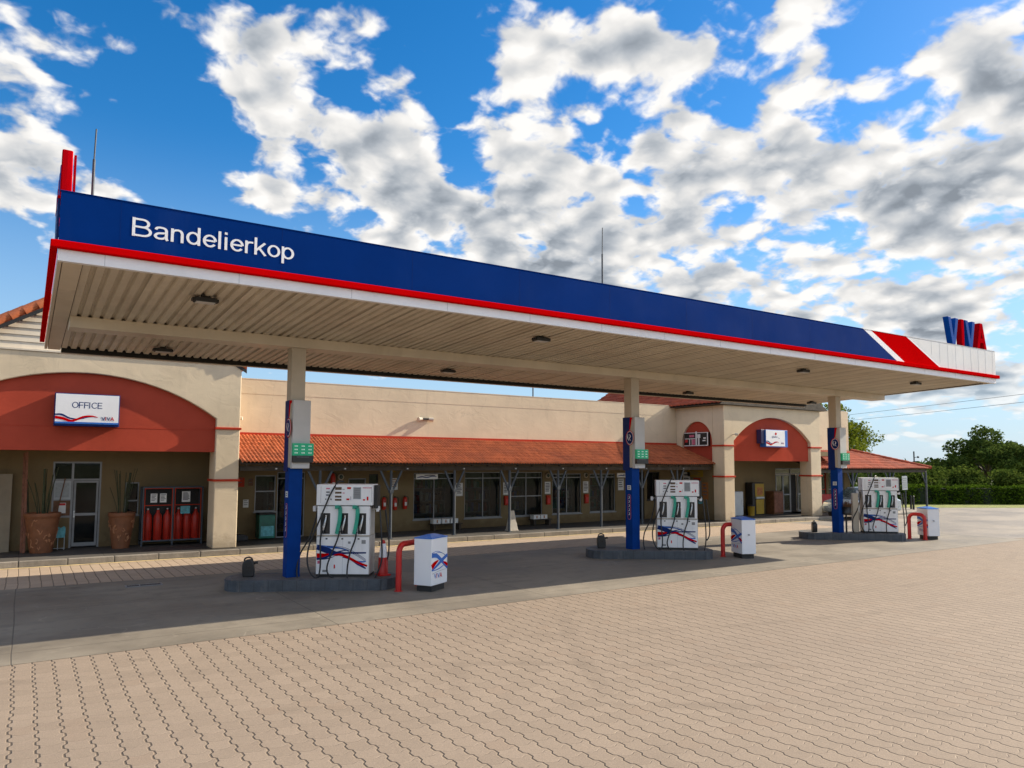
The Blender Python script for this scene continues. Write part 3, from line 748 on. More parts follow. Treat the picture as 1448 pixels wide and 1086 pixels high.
# columns
def make_column():
    c = bpy.data.objects.new('column', None); COL.objects.link(c); c.parent = can
    mb = MB(); mb.box(-.145, .145, -.145, .145, 2.40, 4.832, 0)
    mb.box(-.155, .155, -.155, .155, 4.80, 4.829, 0)
    mb.build('upper_shaft', M['column'], c, bevel=.008)
    mb = MB(); mb.box(-.135, .135, -.135, .135, 0.2, 2.398, 0); mb.build('blue_shaft', M['column_blue'], c, bevel=.008)
    mb = MB(); mb.box(-.12, .24, -.25, .2, 2.38, 3.76)
    mb.build('sign_box', M['clad'], c, bevel=.008)
    mb = MB(); LMt = leftm(-.121, 0, 0)
    mb.ext([(-.199, 2.32), (.06, 2.32), (.06, 3.1), (.055, 3.4), (.09, 3.6), (.10, 3.76), (-.199, 3.76)], 0, .03, LMt, 0)
    mb.ribbon([(.075, 3.42), (.10, 3.58), (.125, 3.757)], [.02, .05, .06], leftm(-.122, 0, 0), .034, 1)
    mb.build('blue_side_panel', [M['navy'], M['stripe']], c)
    mb = MB()
    def oval(rx, rz, t0, t1, m, dx=0):
        mb.ext([(dx + rx * cos(a * pi / 14), 3.2 + rz * sin(a * pi / 14)) for a in range(28)], t0, t1, leftm(-.152, -.09, 0), m)
    oval(.155, .20, 0, .008, 1, -.01); oval(.14, .18, .0085, .013, 2); oval(.125, .165, .0135, .018, 0)
    Ml = leftm(-.171, -.09, 3.2)
    mb.ribbon([(-.06, .10), (-.075, .02), (-.03, -.07)], [.012, .03, .012], Ml, .003, 2)
    mb.ribbon([(.0, .09), (.035, .04), (.0, -.02), (.05, -.08)], [.012, .028, .02, .01], Ml, .003, 2)
    mb.build('oval_emblem', [M['navy'], M['stripe'], M['white']], c)
    mb = MB(); mb.box(-.13, .29, -.33, -.252, 2.64, 2.885, 0); mb.box(-.13, .29, -.33, -.252, 2.50, 2.637, 1); mb.box(.242, .29, -.25, .05, 2.50, 2.885, 0)
    for r_ in range(3):
        for q in range(3):
            x0 = -.095 + q * .14
            for d in range(3): mb.box(x0 + d * .024, x0 + d * .024 + .013, -.333, -.329, 2.68 + r_ * .068, 2.705 + r_ * .068, 2)
    mb.box(-.05, .2, -.333, -.329, 2.60, 2.62, 3)
    mb.build('price_display', [M['green'], M['black_plastic'], M['digits'], M['ink']], c)
    mb = MB(); mb.box(-.142, -.136, -.09, .05, 1.80, 1.92, 0); mb.box(-.144, -.142, -.07, .03, 1.83, 1.85, 1); mb.box(-.144, -.142, -.07, .03, 1.87, 1.89, 1)
    mb.build('notice', [M['paper'], M['ink']], c)
    mb = MB()
    def pill(r0, t, m):
        q = [(r0 * cos(a), 1.68 - .06 + r0 * sin(a)) for a in [i * pi / 8 for i in range(9)]] + [(r0 * cos(a), 1.06 + r0 * sin(a)) for a in [pi + i * pi / 8 for i in range(9)]]
        mb.ext(q, 0, t, leftm(-.136, -.02, 0), m)
    pill(.062, .004, 1); pill(.048, .007, 0)
    Ml = leftm(-.1435, -.02, 0)
    for k in range(5): mb.ribbon([(-.02, 1.12 + k * .11), (.018, 1.15 + k * .11), (-.005, 1.20 + k * .11)], [.01, .018, .008], Ml, .003, 2)
    mb.build('pill_emblem', [M['navy'], M['pink'], M['white']], c)
    return c
c1 = make_column()
O = can.location
COLX = (4.59, 13.83, 23.18); COLY = 15.04
c1.location = (COLX[0] - O.x, COLY - O.y, 0)
for xc in COLX[1:]: copy_tree(c1, can, (xc - O.x, COLY - O.y, 0))
# place name on the fascia
mb = MB(); stroke_text(mb, 'Bandelierkop', frontm(1.085, YF - .001, 5.615), .262, 2.235, .003, .100)
mb.build('place_name_lettering', M['white'], can, True)
# ceiling lights hang below the sheet
def clight(x, y, lab, first=None):
    z = zsheet(y)
    if first: return copy_tree(first, None, (x, y, z), 0, lab)
    t = thing('canopy_light', lab, 'ceiling light', (x, y, z), 0, 'dark floodlights under the canopy')
    mb = MB(); mb.box(-.17, .17, -.10, .10, -.10, -.03); mb.box(-.06, .06, -.05, .05, -.03, .03); mb.box(-.2, -.17, -.07, .07, -.09, -.04); mb.box(.17, .2, -.07, .07, -.09, -.04)
    mb.build('housing', M['dark'], t, bevel=.012)
    mb = MB(); mb.box(-.14, .14, -.075, .075, -.112, -.101); mb.build('lens', M['clad'], t)
    return t
LT = [(2.28, 12.35, 'dark floodlight in the front row above the white place name, nearest the left end'), (2.35, 17.1, 'dark floodlight in the back row nearest the left end of the canopy'),
      (8.85, 12.35, 'dark floodlight in the front row between the first and second columns'), (9.1, 16.85, 'dark floodlight in the back row between the first and second columns'),
      (17.8, 12.45, 'dark floodlight in the front row between the second and third columns'), (18.45, 17.3, 'dark floodlight in the back row between the second and third columns'),
      (23.4, 12.35, 'dark floodlight in the front row under the slanted red fascia band'), (25.2, 17.3, 'small dark floodlight in the back row beside the third column')]
l0 = None
for x, y, lab in LT:
    q = clight(x, y, lab, l0); l0 = l0 or q
# roof-top letters
def letter_pts(ch):
    if ch == 'V': return [(0, 1), (.24, 1), (.44, .30), (.64, 1), (.88, 1), (.58, 0), (.30, 0)], .88
    if ch == 'I': return [(0, 0), (.24, 0), (.24, 1), (0, 1)], .24
    return None, .9
def letter(name, ch, Mt, h, dep, m, parent):
    mb = MB()
    if ch == 'A':
        for q in ([(0, 0), (.24, 0), (.56, 1), (.32, 1)], [(.64, 0), (.88, 0), (.56, 1), (.4, .72)][0:0] or [(.66, 0), (.9, 0), (.58, 1), (.45, .66)], [(.25, .24), (.66, .24), (.62, .42), (.30, .42)]):
            mb.ext([(a * h, b * h) for a, b in [(u * .85, v) for u, v in q]], 0.001 * len(mb.v) / 10, dep - .001 * len(mb.v) / 10, Mt)
    else:
        p, w = letter_pts(ch); mb.ext([(a * h * .85, b * h) for a, b in p], 0, dep, Mt)
    for a in (.18, .62) if ch == 'A' else ((.38, .5) if ch == 'V' else (.12,)):
        mb.box(a * h * .85, a * h * .85 + .05, -.1, .02, dep * .4, dep * .6, 0, Mt)
    return mb.build(name, m, parent, True, bevel=.015)
s1 = thing('rooftop_sign', 'blue and red rooftop letters reading VIVA on the white canopy end', 'sign', (24.9, 11.4, 6.16))
xs = 23.72; lw = {'V': .78, 'I': .36, 'A': .8}
for ch, m, dx_ in (('V', 'letter_blue', 0), ('I', 'letter_red', .81), ('V', 'letter_blue', 1.07), ('A', 'letter_red', 1.79)):
    letter('letter', ch, frontm(xs + dx_, 11.62, 6.25), .86, .17, M[m], s1)
s2 = thing('rooftop_sign', 'red letters seen end-on above the left end of the canopy', 'sign', (.35, 12.5, 6.05))
yy0 = 11.45
for ch, m, off in (('A', 'letter_red', .62), ('V', 'letter_blue', 1.45), ('I', 'letter_red', 1.75), ('V', 'letter_blue', 2.6)):
    letter('letter', ch, leftm(.37, 11.42 + off, 6.12), .70, .13, M[m], s2)
mb = MB(); mb.box(.245, .30, 11.40, 11.50, 6.10, 6.70); mb.box(.375, .405, 11.42, 11.5, 6.10, 6.66)
mb.build('support_post', M['letter_red'], s2, True)
for x, z1, lab in ((.64, 7.32, 'thin lightning rod standing at the left end of the canopy'), (10.22, 7.60, 'thin lightning rod standing midway along the canopy roof')):
    mb = MB(); mb.tube([(x, 12, 5.25), (x, 12, 6.3 + (z1 - 6.3) * .55)], .02, 6); mb.tube([(x, 12, 6.3 + (z1 - 6.3) * .55), (x + .01, 12, z1)], .011, 6)
    mb.build('lightning_rod', M['grey_steel'], label=lab, cat='rod', group='lightning rods on the canopy')

# ------------------------------------------------------------------ pump islands
PHI = (R(-28), R(-35), R(-40.5))
def island(i):
    u = Vector((cos(PHI[i]), sin(PHI[i]), 0)); return u, Vector((-u.y, u.x, 0))
def make_island():
    t = thing('pump_island', 'first raised pump island with dark kerb, nearest the camera', 'pump island', (0, 0, 0), 0, 'raised pump islands under the canopy')
    a, b, h = -1.27, 2.12, .52
    def outline(g):
        pts = []
        for k in range(7):
            an = -pi / 2 + k * pi / 6
            pts.append((b - .34 + (.34 - g) * cos(an) if True else 0, (h - g) * sin(an)))
        for k in range(7):
            an = pi / 2 + k * pi / 6
            pts.append((a + .34 + (.34 - g) * cos(an), (h - g) * sin(an)))
        return pts
    mb = MB()
    o1, o2 = outline(0), outline(.12); n = len(o1)
    vs = [(x, y, -.01) for x, y in o1] + [(x, y, .215) for x, y in o1] + [(x, y, .215) for x, y in o2]
    fs = [(i, (i + 1) % n, n + (i + 1) % n, n + i) for i in range(n)] + [(n + i, n + (i + 1) % n, 2 * n + (i + 1) % n, 2 * n + i) for i in range(n)]
    mb.add(vs, fs, 0)
    for k in range(11):
        x = a + .40 + k * .27
        mb.box(x, x + .008, -h - .002, -h + .01, .0, .212, 1)
    mb.build('kerb', [M['kerb'], M['dark']], t, bevel=.012)
    mb = MB(); mb.add([(x, y, .213) for x, y in o2], [list(range(n))]); mb.build('top_surface', M['island_top'], t)
    return t
i1 = make_island(); i1.location = (COLX[0], COLY, 0); i1.rotation_euler = (0, 0, PHI[0])
copy_tree(i1, None, (COLX[1], COLY, 0), PHI[1], 'middle raised pump island with dark kerb, around the second column')
copy_tree(i1, None, (COLX[2], COLY, 0), PHI[2], 'farthest raised pump island with dark kerb, around the third column')

# ------------------------------------------------------------------ fuel pumps
K = .0021
def pz(cx, cy): return ((cx - 372) * K, (970 - cy) * K)
def make_pump():
    t = thing('fuel_pump', 'white fuel pump with three nozzles on the first island, orange cone at its side', 'fuel pump', (0, 0, 0), 0, 'white fuel pumps on the islands')
    Wd, Dp = .54, .27
    mb = MB(); mb.box(-Wd + .01, Wd - .01, -Dp + .02, Dp - .02, -.005, .05); mb.build('plinth', M['dark'], t)
    mb = MB(); mb.box(-Wd, Wd, -Dp, Dp, .05, .81, 1); mb.box(-Wd + .012, Wd - .012, -Dp - .012, -Dp, .055, .80, 0)
    mb.build('lower_cabinet', [M['pump_white'], M['pump_side']], t, bevel=.01)
    FMp = frontm(0, -Dp - .0125, .05)
    def uv(u, v): return ((u - .5) * 2 * (Wd - .014), (1 - v) * .745)
    g = MB()
    RB = lambda pts, w, t_, m: g.ribbon([uv(a, b) for a, b in pts], w, FMp, t_, m)
    RB([(.005, .25), (.2, .27), (.45, .30), (.62, .38)], [.06, .05, .03, .008], .002, 3)
    RB([(.005, .27), (.2, .36), (.38, .45), (.55, .43), (.95, .42)], [.10, .12, .09, .035, .03], .004, 0)
    RB([(.005, .58), (.15, .55), (.35, .44), (.5, .37), (.62, .36)], [.03, .05, .05, .02, .006], .0055, 0)
    RB([(.005, .50), (.12, .49), (.24, .46)], [.09, .075, .02], .0065, 1)
    RB([(.33, .49), (.45, .47), (.6, .54), (.8, .68), (.975, .77)], [.015, .05, .05, .045, .035], .0075, 1)
    RB([(.5, .54), (.65, .58), (.8, .71), (.95, .84)], [.01, .05, .06, .02], .0045, 0)
    RB([(.005, .60), (.2, .58), (.35, .52)], [.03, .025, .005], .0025, 0)
    for k in range(3): RB([(.2, .24 + k * .012), (.5, .27 + k * .03), (.75, .42 + k * .03), (.95, .60 + k * .03)], [.006, .008, .008, .006], .003, 0)
    RB([(.7, .62), (.85, .66), (.95, .65)], [.006, .03, .02], .0035, 3)
    g.build('wave_graphic', [M['navy'], M['stripe'], M['pink'], M['bright_blue']], t)
    g = MB(); g.ext([uv(.02, .64), uv(.075, .63), uv(.075, .71), uv(.02, .72)], 0, .003, FMp, 0); g.build('pink_label', M['pink'], t)
    g = MB(); g.ext([uv(.335, .74), uv(.36, .74), uv(.36, .84), uv(.335, .84)], 0, .003, FMp, 0); g.build('red_label', M['stripe'], t)
    # small stickers, seams and scuffs a used pump carries
    g = MB()
    for u_, v_, w_, h_ in ((.86, .08, .08, .10), (.60, .12, .05, .06), (.12, .88, .09, .06)): g.ext([uv(u_, v_), uv(u_ + w_, v_), uv(u_ + w_, v_ + h_), uv(u_, v_ + h_)], 0, .002, FMp, 0)
    g.build('stickers', M['alu'], t)
    g = MB(); g.ext([uv(.003, .0), uv(.997, .0), uv(.997, .006), uv(.003, .006)], 0, .001, FMp, 0); g.ext([uv(.498, .01), uv(.502, .01), uv(.502, .99), uv(.498, .99)], 0, .0008, FMp, 0); g.build('panel_seam', M['grey_key'], t)
    mb = MB()
    for u in (.19, .49, .80): mb.box((u - .5) * 1.06 - .018, (u - .5) * 1.06 + .018, -Dp - .02, -Dp - .011, .745, .77)
    mb.build('cabinet_lock', M['dark'], t)
    # upper body with bays
    mb = MB(); mb.box(-Wd + .01, Wd - .01, -Dp + .10, Dp, .83, 1.41, 1)
    mb.box(-Wd + .005, Wd - .005, -Dp - .02, Dp, .812, .828, 2)
    bays = [(pz(150, 0)[0], pz(245, 0)[0]), (pz(345, 0)[0], pz(418, 0)[0]), (pz(510, 0)[0], pz(592, 0)[0])]
    holes_wall(mb, -Wd + .012, Wd - .012, .832, 1.408, -Dp - .01, -Dp + .099, [(a, b, .85, 1.27) for a, b in bays], 0)
    mb.build('upper_body', [M['pump_white'], M['pump_side'], M['column']], t)
    for a, b in bays:
        mb = MB(); mb.box(a + .004, b - .004, -Dp + .03, -Dp + .097, .854, 1.266); mb.build('nozzle_bay', M['black_plastic'], t)
    for k, (a, b) in enumerate(bays):
        cx = (a + b) / 2
        nz = MB(); nz.tube([(cx + .02, -Dp - .0, 1.20), (cx - .0, -Dp - .035, 1.07), (cx - .03, -Dp - .03, .93)], [.012, .022, .018], 8, 0)
        nz.tube([(cx - .03, -Dp - .03, .93), (cx - .02, -Dp - .04, .86)], .015, 8, 1); nz.box(cx + .005, cx + .03, -Dp - .02, -Dp + .01, 1.18, 1.23, 0)
        nz.tube([(cx + .01, -Dp - .055, 1.10), (cx - .035, -Dp - .06, 1.0), (cx - .025, -Dp - .04, .92)], .006, 6, 0)
        nz.build('nozzle', [M['silver'], M['black']], t)
    for k, cx in enumerate((325, 492)):
        a, _ = pz(cx, 0)
        gr = MB(); q = spline([(a - .06, 1.395), (a + .02, 1.39), (a + .04, 1.34), (a + .035, 1.15), (a + .0, .95), (a - .02, .86)], 5)
        for j in range(len(q) - 1):
            p0, p1 = q[j], q[j + 1]
            gr.bar((p0[0], -Dp - .045, p0[1]), (p1[0], -Dp - .045, p1[1]), .055, .07, 0)
        gr.build('green_hose_guard', M['teal'], t)
    # head
    mb = MB(); mb.box(-Wd - .01, Wd + .045, -Dp - .03, Dp + .02, 1.425, 1.845, 0); mb.box(-Wd + .03, Wd + .0, -Dp + .02, Dp - .03, 1.40, 1.43, 1)
    mb.build('display_head', [M['pump_white'], M['dark']], t, bevel=.012)
    hd = MB()
    def hb(x0, x1, y0, y1, m, th=.004):
        a, c = pz(x0, y1); b, d = pz(x1, y0); hd.box(a, b, -Dp - .03 - th, -Dp - .0301, c, d, m)
    for y0 in (116, 160, 198, 228):
        hd = MB(); hb(290, 352, y0, y0 + (26 if y0 < 120 else 18), 0, .006); hd.build('readout', M['rust'], t)
    hd = MB(); hb(465, 540, 116, 230, 1, .006); hb(470, 534, 122, 224, 3, .0075)
    for y0 in (128, 146, 164, 182): hb(478, 528, y0, y0 + 3, 4, .009)
    hd.build('keypad', [M['rust'], M['grey_key'], M['stripe'], M['alu'], M['ink'], M['pink']], t)
    hd = MB()
    hb(405, 442, 116, 134, 2); hb(400, 428, 224, 240, 2); hb(555, 640, 118, 126, 5); hb(560, 580, 230, 244, 2); hb(596, 612, 206, 242, 2)
    for y0 in (124, 158, 186): hb(202, 238, y0, y0 + 12, 5 if y0 == 124 else 4)
    hb(196, 206, 226, 238, 4); hb(246, 258, 226, 240, 4); hb(360, 382, 134, 140, 3); hb(362, 382, 168, 176, 5)
    hb(152, 154, 110, 270, 3); hb(640, 642, 110, 262, 3); hb(440, 443, 205, 240, 4)
    hd.build('head_printing', [M['rust'], M['grey_key'], M['stripe'], M['alu'], M['ink'], M['pink']], t)
    # hose brackets on both sides
    for sgn in (-1, 1):
        mb = MB(); x0 = sgn * Wd
        mb.box(min(x0, x0 + sgn * .15), max(x0, x0 + sgn * .15), -.05, .02, 1.33, 1.37, 0); mb.box(x0 + sgn * .11 - .03, x0 + sgn * .11 + .03, -.07, .04, 1.29, 1.40, 1)
        mb.build('hose_bracket', [M['pump_side'], M['pump_white']], t, bevel=.006)
    # hoses
    def hose(pts):
        mb = MB(); P = []
        for cx, cy, y in pts:
            a, b = pz(cx, cy); P.append((a, y, b))
        mb.tube(spline(P, 7), .0165, 7); mb.build('hose', M['black'], t)
    f0 = -Dp - .09
    hose([(345, 62, -.1), (310, 70, -.24), (260, 165, -Dp - .08), (200, 310, -Dp - .09), (140, 470, -Dp - .12), (70, 660, f0 - .06), (55, 800, f0 - .08), (85, 910, f0 - .1), (140, 965, f0 - .1), (172, 930, f0 - .08), (178, 800, f0 - .05), (165, 640, f0), (172, 530, f0 + .03)])
    hose([(345, 530, f0 + .04), (325, 620, f0), (280, 740, f0 - .03), (245, 840, f0 - .04), (240, 900, f0 - .04), (262, 950, f0 - .04), (300, 972, f0)])
    hose([(506, 540, f0 + .04), (495, 620, f0), (455, 740, f0 - .03), (435, 880, f0 - .06), (445, 985, f0 - .1), (500, 1060, f0 - .22), (575, 1080, f0 - .24), (650, 1040, f0 - .12), (705, 950, f0), (735, 820, -.15), (730, 620, -.12), (706, 340, -.08)])
    hose([(96, 320, -.08), (90, 420, -.14), (40, 600, -.2), (-40, 760, -.26), (-55, 900, -.34), (-25, 1000, -.42), (50, 1045, -.5), (120, 1010, -.44), (165, 950, -.38)])
    hose([(752, 335, .0), (770, 480, .02), (790, 640, .02), (788, 780, -.02), (755, 850, -.06), (738, 835, -.08)])
    mb = MB(); a, b = pz(700, 0); mb.box(Wd + .046, Wd + .12, -.16, .14, 1.36, 1.83); mb.build('side_unit', M['dark'], t, bevel=.01)
    return t
p1 = make_pump()
PR = (R(-34), R(-41), R(-46)); PT = (1.06, 1.20, 1.36)
labs = [None, 'white fuel pump with hoses looping on both sides, on the middle island', 'white fuel pump on the farthest island beside a beige post']
for i in range(3):
    u, n = island(i)
    p = Vector((COLX[i], COLY, .213)) + u * PT[i] + n * .13
    if i == 0: p1.location = p; p1.rotation_euler = (0, 0, PR[0])
    else: copy_tree(p1, None, p, PR[i], labs[i])

# jerry-can shaped watering cans
def make_can(loc, rz, lab, first=None):
    if first: return copy_tree(first, None, loc, rz, lab)
    t = thing('watering_can', lab, 'watering can', loc, rz, 'black watering cans on the island ends')
    mb = MB()
    mb.ext(spline([(-.11, 0), (-.125, .15), (-.115, .28), (-.05, .335), (.05, .34), (.09, .28), (.11, .15), (.10, 0)], 4), -.075, .075, frontm(0, 0, 0))
    mb.build('tank', M['black_plastic'], t, bevel=.02)
    mb = MB(); mb.tube([(.07, 0, .25), (.13, 0, .28), (.17, 0, .275)], [.03, .024, .028], 10); mb.build('spout', M['black_plastic'], t)
    mb = MB(); mb.tube(spline([(-.09, 0, .26), (-.08, 0, .36), (0, 0, .385), (.06, 0, .35), (.06, 0, .30)], 4), .016, 8); mb.build('handle', M['black_plastic'], t)
    return t
k0 = make_can((3.86, 15.44, .213), R(-20), 'black watering can on the left end of the first island')
make_can((13.22, 15.62, .213), R(-30), 'black watering can on the left end of the middle island', k0)
make_can((22.53, 15.50, .213), R(50), 'black watering can on the left end of the farthest island', k0)

# cone beside the first pump
tc = thing('traffic_cone', 'slim red and white cone standing beside the first fuel pump', 'traffic cone', (6.22, 14.22, .213))
mb = MB(); mb.box(-.12, .12, -.12, .12, 0, .03); mb.lathe([(.105, .03), (.095, .36), (.09, .365)], seg=16); mb.build('red_body', M['red_paint'], tc)
mb = MB(); mb.lathe([(.091, .365), (.055, .63), (.05, .64)], seg=16); mb.build('white_collar', M['white'], tc)
mb = MB(); mb.lathe([(.04, .64), (.042, .68), (.02, .71)], seg=12); mb.build('red_tip', M['red_paint'], tc)

# ------------------------------------------------------------------ bins and hoops
def make_bin():
    t = thing('service_bin', 'white bin with blue lid and wave graphic on its sunlit front, nearest the camera', 'bin', (0, 0, 0), 0, 'white service bins with blue lids')
    a, b = .31, .20
    mb = MB(); mb.box(-a + .07, a - .07, -b + .03, b - .03, 0, .12); mb.build('plinth', M['dark'], t)
    mb = MB(); mb.box(-a, a, -b, b, .12, 1.02); mb.build('body', M['white'], t, bevel=.012)
    mb = MB(); vs = [(-a - .004, -b - .004, 1.022), (a + .004, -b - .004, 1.022), (a + .004, b + .004, 1.022), (-a - .004, b + .004, 1.022), (-a, -b, 1.04), (a, -b, 1.04), (a, b, 1.04), (-a, b, 1.04), (-.10, -.03, 1.095), (.10, -.03, 1.095), (.10, .03, 1.095), (-.10, .03, 1.095)]
    fs = [(0, 3, 2, 1)]
    for r_ in (0, 4):
        for k in range(4): fs.append((r_ + k, r_ + (k + 1) % 4, r_ + 4 + (k + 1) % 4, r_ + 4 + k))
    fs.append((8, 9, 10, 11)); mb.add(vs, fs); mb.build('lid', M['bright_blue'], t)
    g = MB(); Fm = frontm(-a, -b - .0005, .12)
    g.ribbon([(.01, .585), (.2, .56), (.4, .44), (.61, .29)], [.09, .08, .07, .05], Fm, .003, 0)
    g.ribbon([(.01, .30), (.2, .37), (.42, .47), (.61, .54)], [.03, .05, .07, .06], Fm, .004, 0)
    g.ribbon([(.01, .36), (.12, .42), (.26, .47)], [.10, .08, .02], Fm, .005, 1)
    g.ribbon([(.45, .42), (.55, .38), (.61, .34)], [.02, .06, .05], Fm, .006, 1)
    g.ribbon([(.01, .63), (.2, .65), (.4, .60), (.61, .50)], [.008, .01, .01, .008], Fm, .003, 0)
    g.ribbon([(.01, .60), (.3, .62), (.5, .56), (.61, .5)], [.008, .01, .01, .008], Fm, .003, 0)
    g.ribbon([(.01, .29), (.25, .30), (.45, .35), (.55, .40)], [.008, .02, .012, .004], Fm, .0035, 0)
    g.ribbon([(.03, .23), (.3, .26), (.56, .27)], [.004, .005, .004], Fm, .003, 2)
    g.build('wave_graphic', [M['bright_blue'], M['stripe'], M['alu']], t)
    lt = MB()
    for ch, x, m in (('V', .10, 0), ('I', .195, 1), ('V', .23, 0), ('A', .315, 1)):
        lt.text(ch, frontm(-a + x, -b - .0005, .25), .10, None, .004, m)
    lt.build('lettering', [M['bright_blue'], M['stripe']], t)
    mb = MB(); mb.ext([(a - .0, .62), (a + .06, .62), (a + .06, .64), (a, .64)], .0, .03, frontm(0, 0, 0)); mb.build('latch', M['dark'], t)
    return t
b1 = make_bin(); b1.location = (6.84, 13.30, 0); b1.rotation_euler = (0, 0, R(32))
copy_tree(b1, None, (16.30, 13.38, 0), R(-113), 'white bin with blue lid beside the middle island')
copy_tree(b1, None, (25.72, 13.34, 0), R(-121), 'white bin with blue lid beside the farthest island')
def hoop(a, b, h, lab):
    A = Vector((a[0], a[1], 0)); B = Vector((b[0], b[1], 0)); d = (B - A).normalized(); r = .17
    P = [A, A + Vector((0, 0, h - r))]
    for k in range(1, 7):
        an = k * pi / 12; P.append(A + d * r * (1 - cos(an)) + Vector((0, 0, h - r + r * sin(an))))
    P2 = [B, B + Vector((0, 0, h - r))]
    for k in range(1, 7):
        an = k * pi / 12; P2.append(B - d * r * (1 - cos(an)) + Vector((0, 0, h - r + r * sin(an))))
    mb = MB(); mb.tube(P + P2[::-1], .058, 14)
    for q in (A, B): mb.lathe([(.085, 0), (.085, .012)], (q.x, q.y, .0), 16)
    mb.build('hoop_barrier', M['red_paint'], label=lab, cat='barrier', group='red pipe hoops guarding the islands')
hoop((6.22, 13.46), (6.86, 13.86), .90, 'thick red pipe hoop beside the nearest white bin')
hoop((15.95, 13.78), (16.47, 13.70), .86, 'red pipe hoop half hidden by the bin at the middle island')
hoop((25.22, 13.72), (25.27, 13.22), .84, 'red pipe hoop seen whole at the end of the farthest island')

# beige post and dark brush bucket at the third pump
u, n = island(2)
q = Vector((COLX[2], COLY, .213)) + u * .55 + n * .1
mb = MB(); mb.box(-.1, .1, -.1, .1, 0, 1.32, M=Matrix.Translation(q + u * .05) @ Matrix.Rotation(PR[2], 4, 'Z'))
mb.build('service_post', M['column'], bevel=.02, label='beige square post standing at the left side of the farthest pump', cat='post')
bt = thing('brush_bucket', 'dark bristly bucket between the third column and its pump', 'bucket', (q.x - .28, q.y + .1, .213))
mb = MB(); mb.tube([(0, 0, 0), (0, 0, .62)], .03, 8); mb.build('stand', M['dark'], bt)
mb = MB(); mb.lathe([(.14, .62), (.17, .86), (.15, .86), (.13, .64)], seg=16); mb.build('bucket', M['black_plastic'], bt)
mb = MB()
for k in range(90):
    a = random.uniform(0, 2 * pi); r_ = random.uniform(0, .14); mb.tube([(r_ * cos(a), r_ * sin(a), .8), (r_ * 1.5 * cos(a), r_ * 1.5 * sin(a), random.uniform(.92, 1.05))], .006, 4)
mb.build('bristles', M['wood'], bt)

# ------------------------------------------------------------------ building helpers
def arc(cx, apex, half, rise, n=24):   # circular arch points from left spring to right spring
    Rr = (half * half + rise * rise) / (2 * rise); zc = apex - Rr; a0 = math.asin(half / Rr)
    return [(cx + Rr * sin(-a0 + 2 * a0 * k / n), zc + Rr * cos(-a0 + 2 * a0 * k / n)) for k in range(n + 1)]

def window(par, x0, x1, z0, z1, y, mull=(), trans=(), name='window', fr='alu', gl='glass', w=.034, sill=True):
    mb = MB(); d0, d1 = y + .03, y + .09
    mb.box(x0, x0 + w, d0, d1, z0, z1); mb.box(x1 - w, x1, d0, d1, z0, z1)
    mb.box(x0 + w, x1 - w, d0, d1, z1 - w, z1); mb.box(x0 + w, x1 - w, d0, d1, z0, z0 + w)
    xs = [x0 + w] + [m + s for m in mull for s in (-w / 2, w / 2)] + [x1 - w]
    for m_ in mull: mb.box(m_ - w / 2, m_ + w / 2, d0, d1, z0 + w, z1 - w)
    for t_ in trans:
        for i in range(0, len(xs), 2): mb.box(xs[i], xs[i + 1], d0 + .004, d1 - .004, t_ - w / 2, t_ + w / 2)
    if sill: mb.box(x0 - .03, x1 + .03, y - .03, y + .03, z0 - .04, z0 + .002)
    f = mb.build(name, M[fr], par, True)
    mb = MB(); mb.box(x0 + w * .5, x1 - w * .5, y + .055, y + .075, z0 + w * .5, z1 - w * .5)
    p = MB(); p.v, p.f, p.m, p.s = mb.v, mb.f, mb.m, mb.s
    p.build('pane', M[gl], f, True)
    return f

def tile_roof(name, par, fn, xr, n, mat_, pitch=.15, course=.30, L=2.3, lift=.028, amp=.034):
    """fn(x, s): point on the roof plane, s metres down from the top; xr(s) -> (x0, x1)"""
    mb = MB(); nc = max(1, int(L / course + .5)); course = L / nc
    X0 = min(xr(0)[0], xr(L)[0]); X1 = max(xr(0)[1], xr(L)[1])
    per = 6; nx = int((X1 - X0) / pitch * per) + 1
    for c in range(nc):
        sa, sb = c * course, (c + 1) * course + (.03 if c == nc - 1 else 0)
        base = len(mb.v); rows = []
        for s_, lf in ((sa, .0), (sb, lift), (sb + .001, -.012)):
            for i in range(nx + 1):
                a, b = xr(min(s_, L)); x = X0 + i * pitch / per
                xc = min(max(x, a), b)
                h = amp * (abs(sin(pi * xc / pitch)) ** .8) if lf >= 0 else amp * abs(sin(pi * xc / pitch)) - .012
                p = Vector(fn(xc, s_)); mb.v.append((p.x, p.y, p.z + h + max(lf, 0) + .012 * sin(x * 1.3 + c) * sin(x * .37) + random.uniform(-.004, .004)))
        for r_ in range(2):
            for i in range(nx):
                a = base + r_ * (nx + 1) + i
                q = [a, a + 1, a + nx + 2, a + nx + 1]
                if abs(mb.v[q[0]][0] - mb.v[q[1]][0]) + abs(mb.v[q[0]][1] - mb.v[q[1]][1]) < 1e-6 and abs(mb.v[q[3]][0] - mb.v[q[2]][0]) + abs(mb.v[q[3]][1] - mb.v[q[2]][1]) < 1e-6: continue
                mb.f.append(q[::-1]); mb.m.append(0); mb.s.append(r_ == 0)
    return mb.build(name, mat_, par, True)

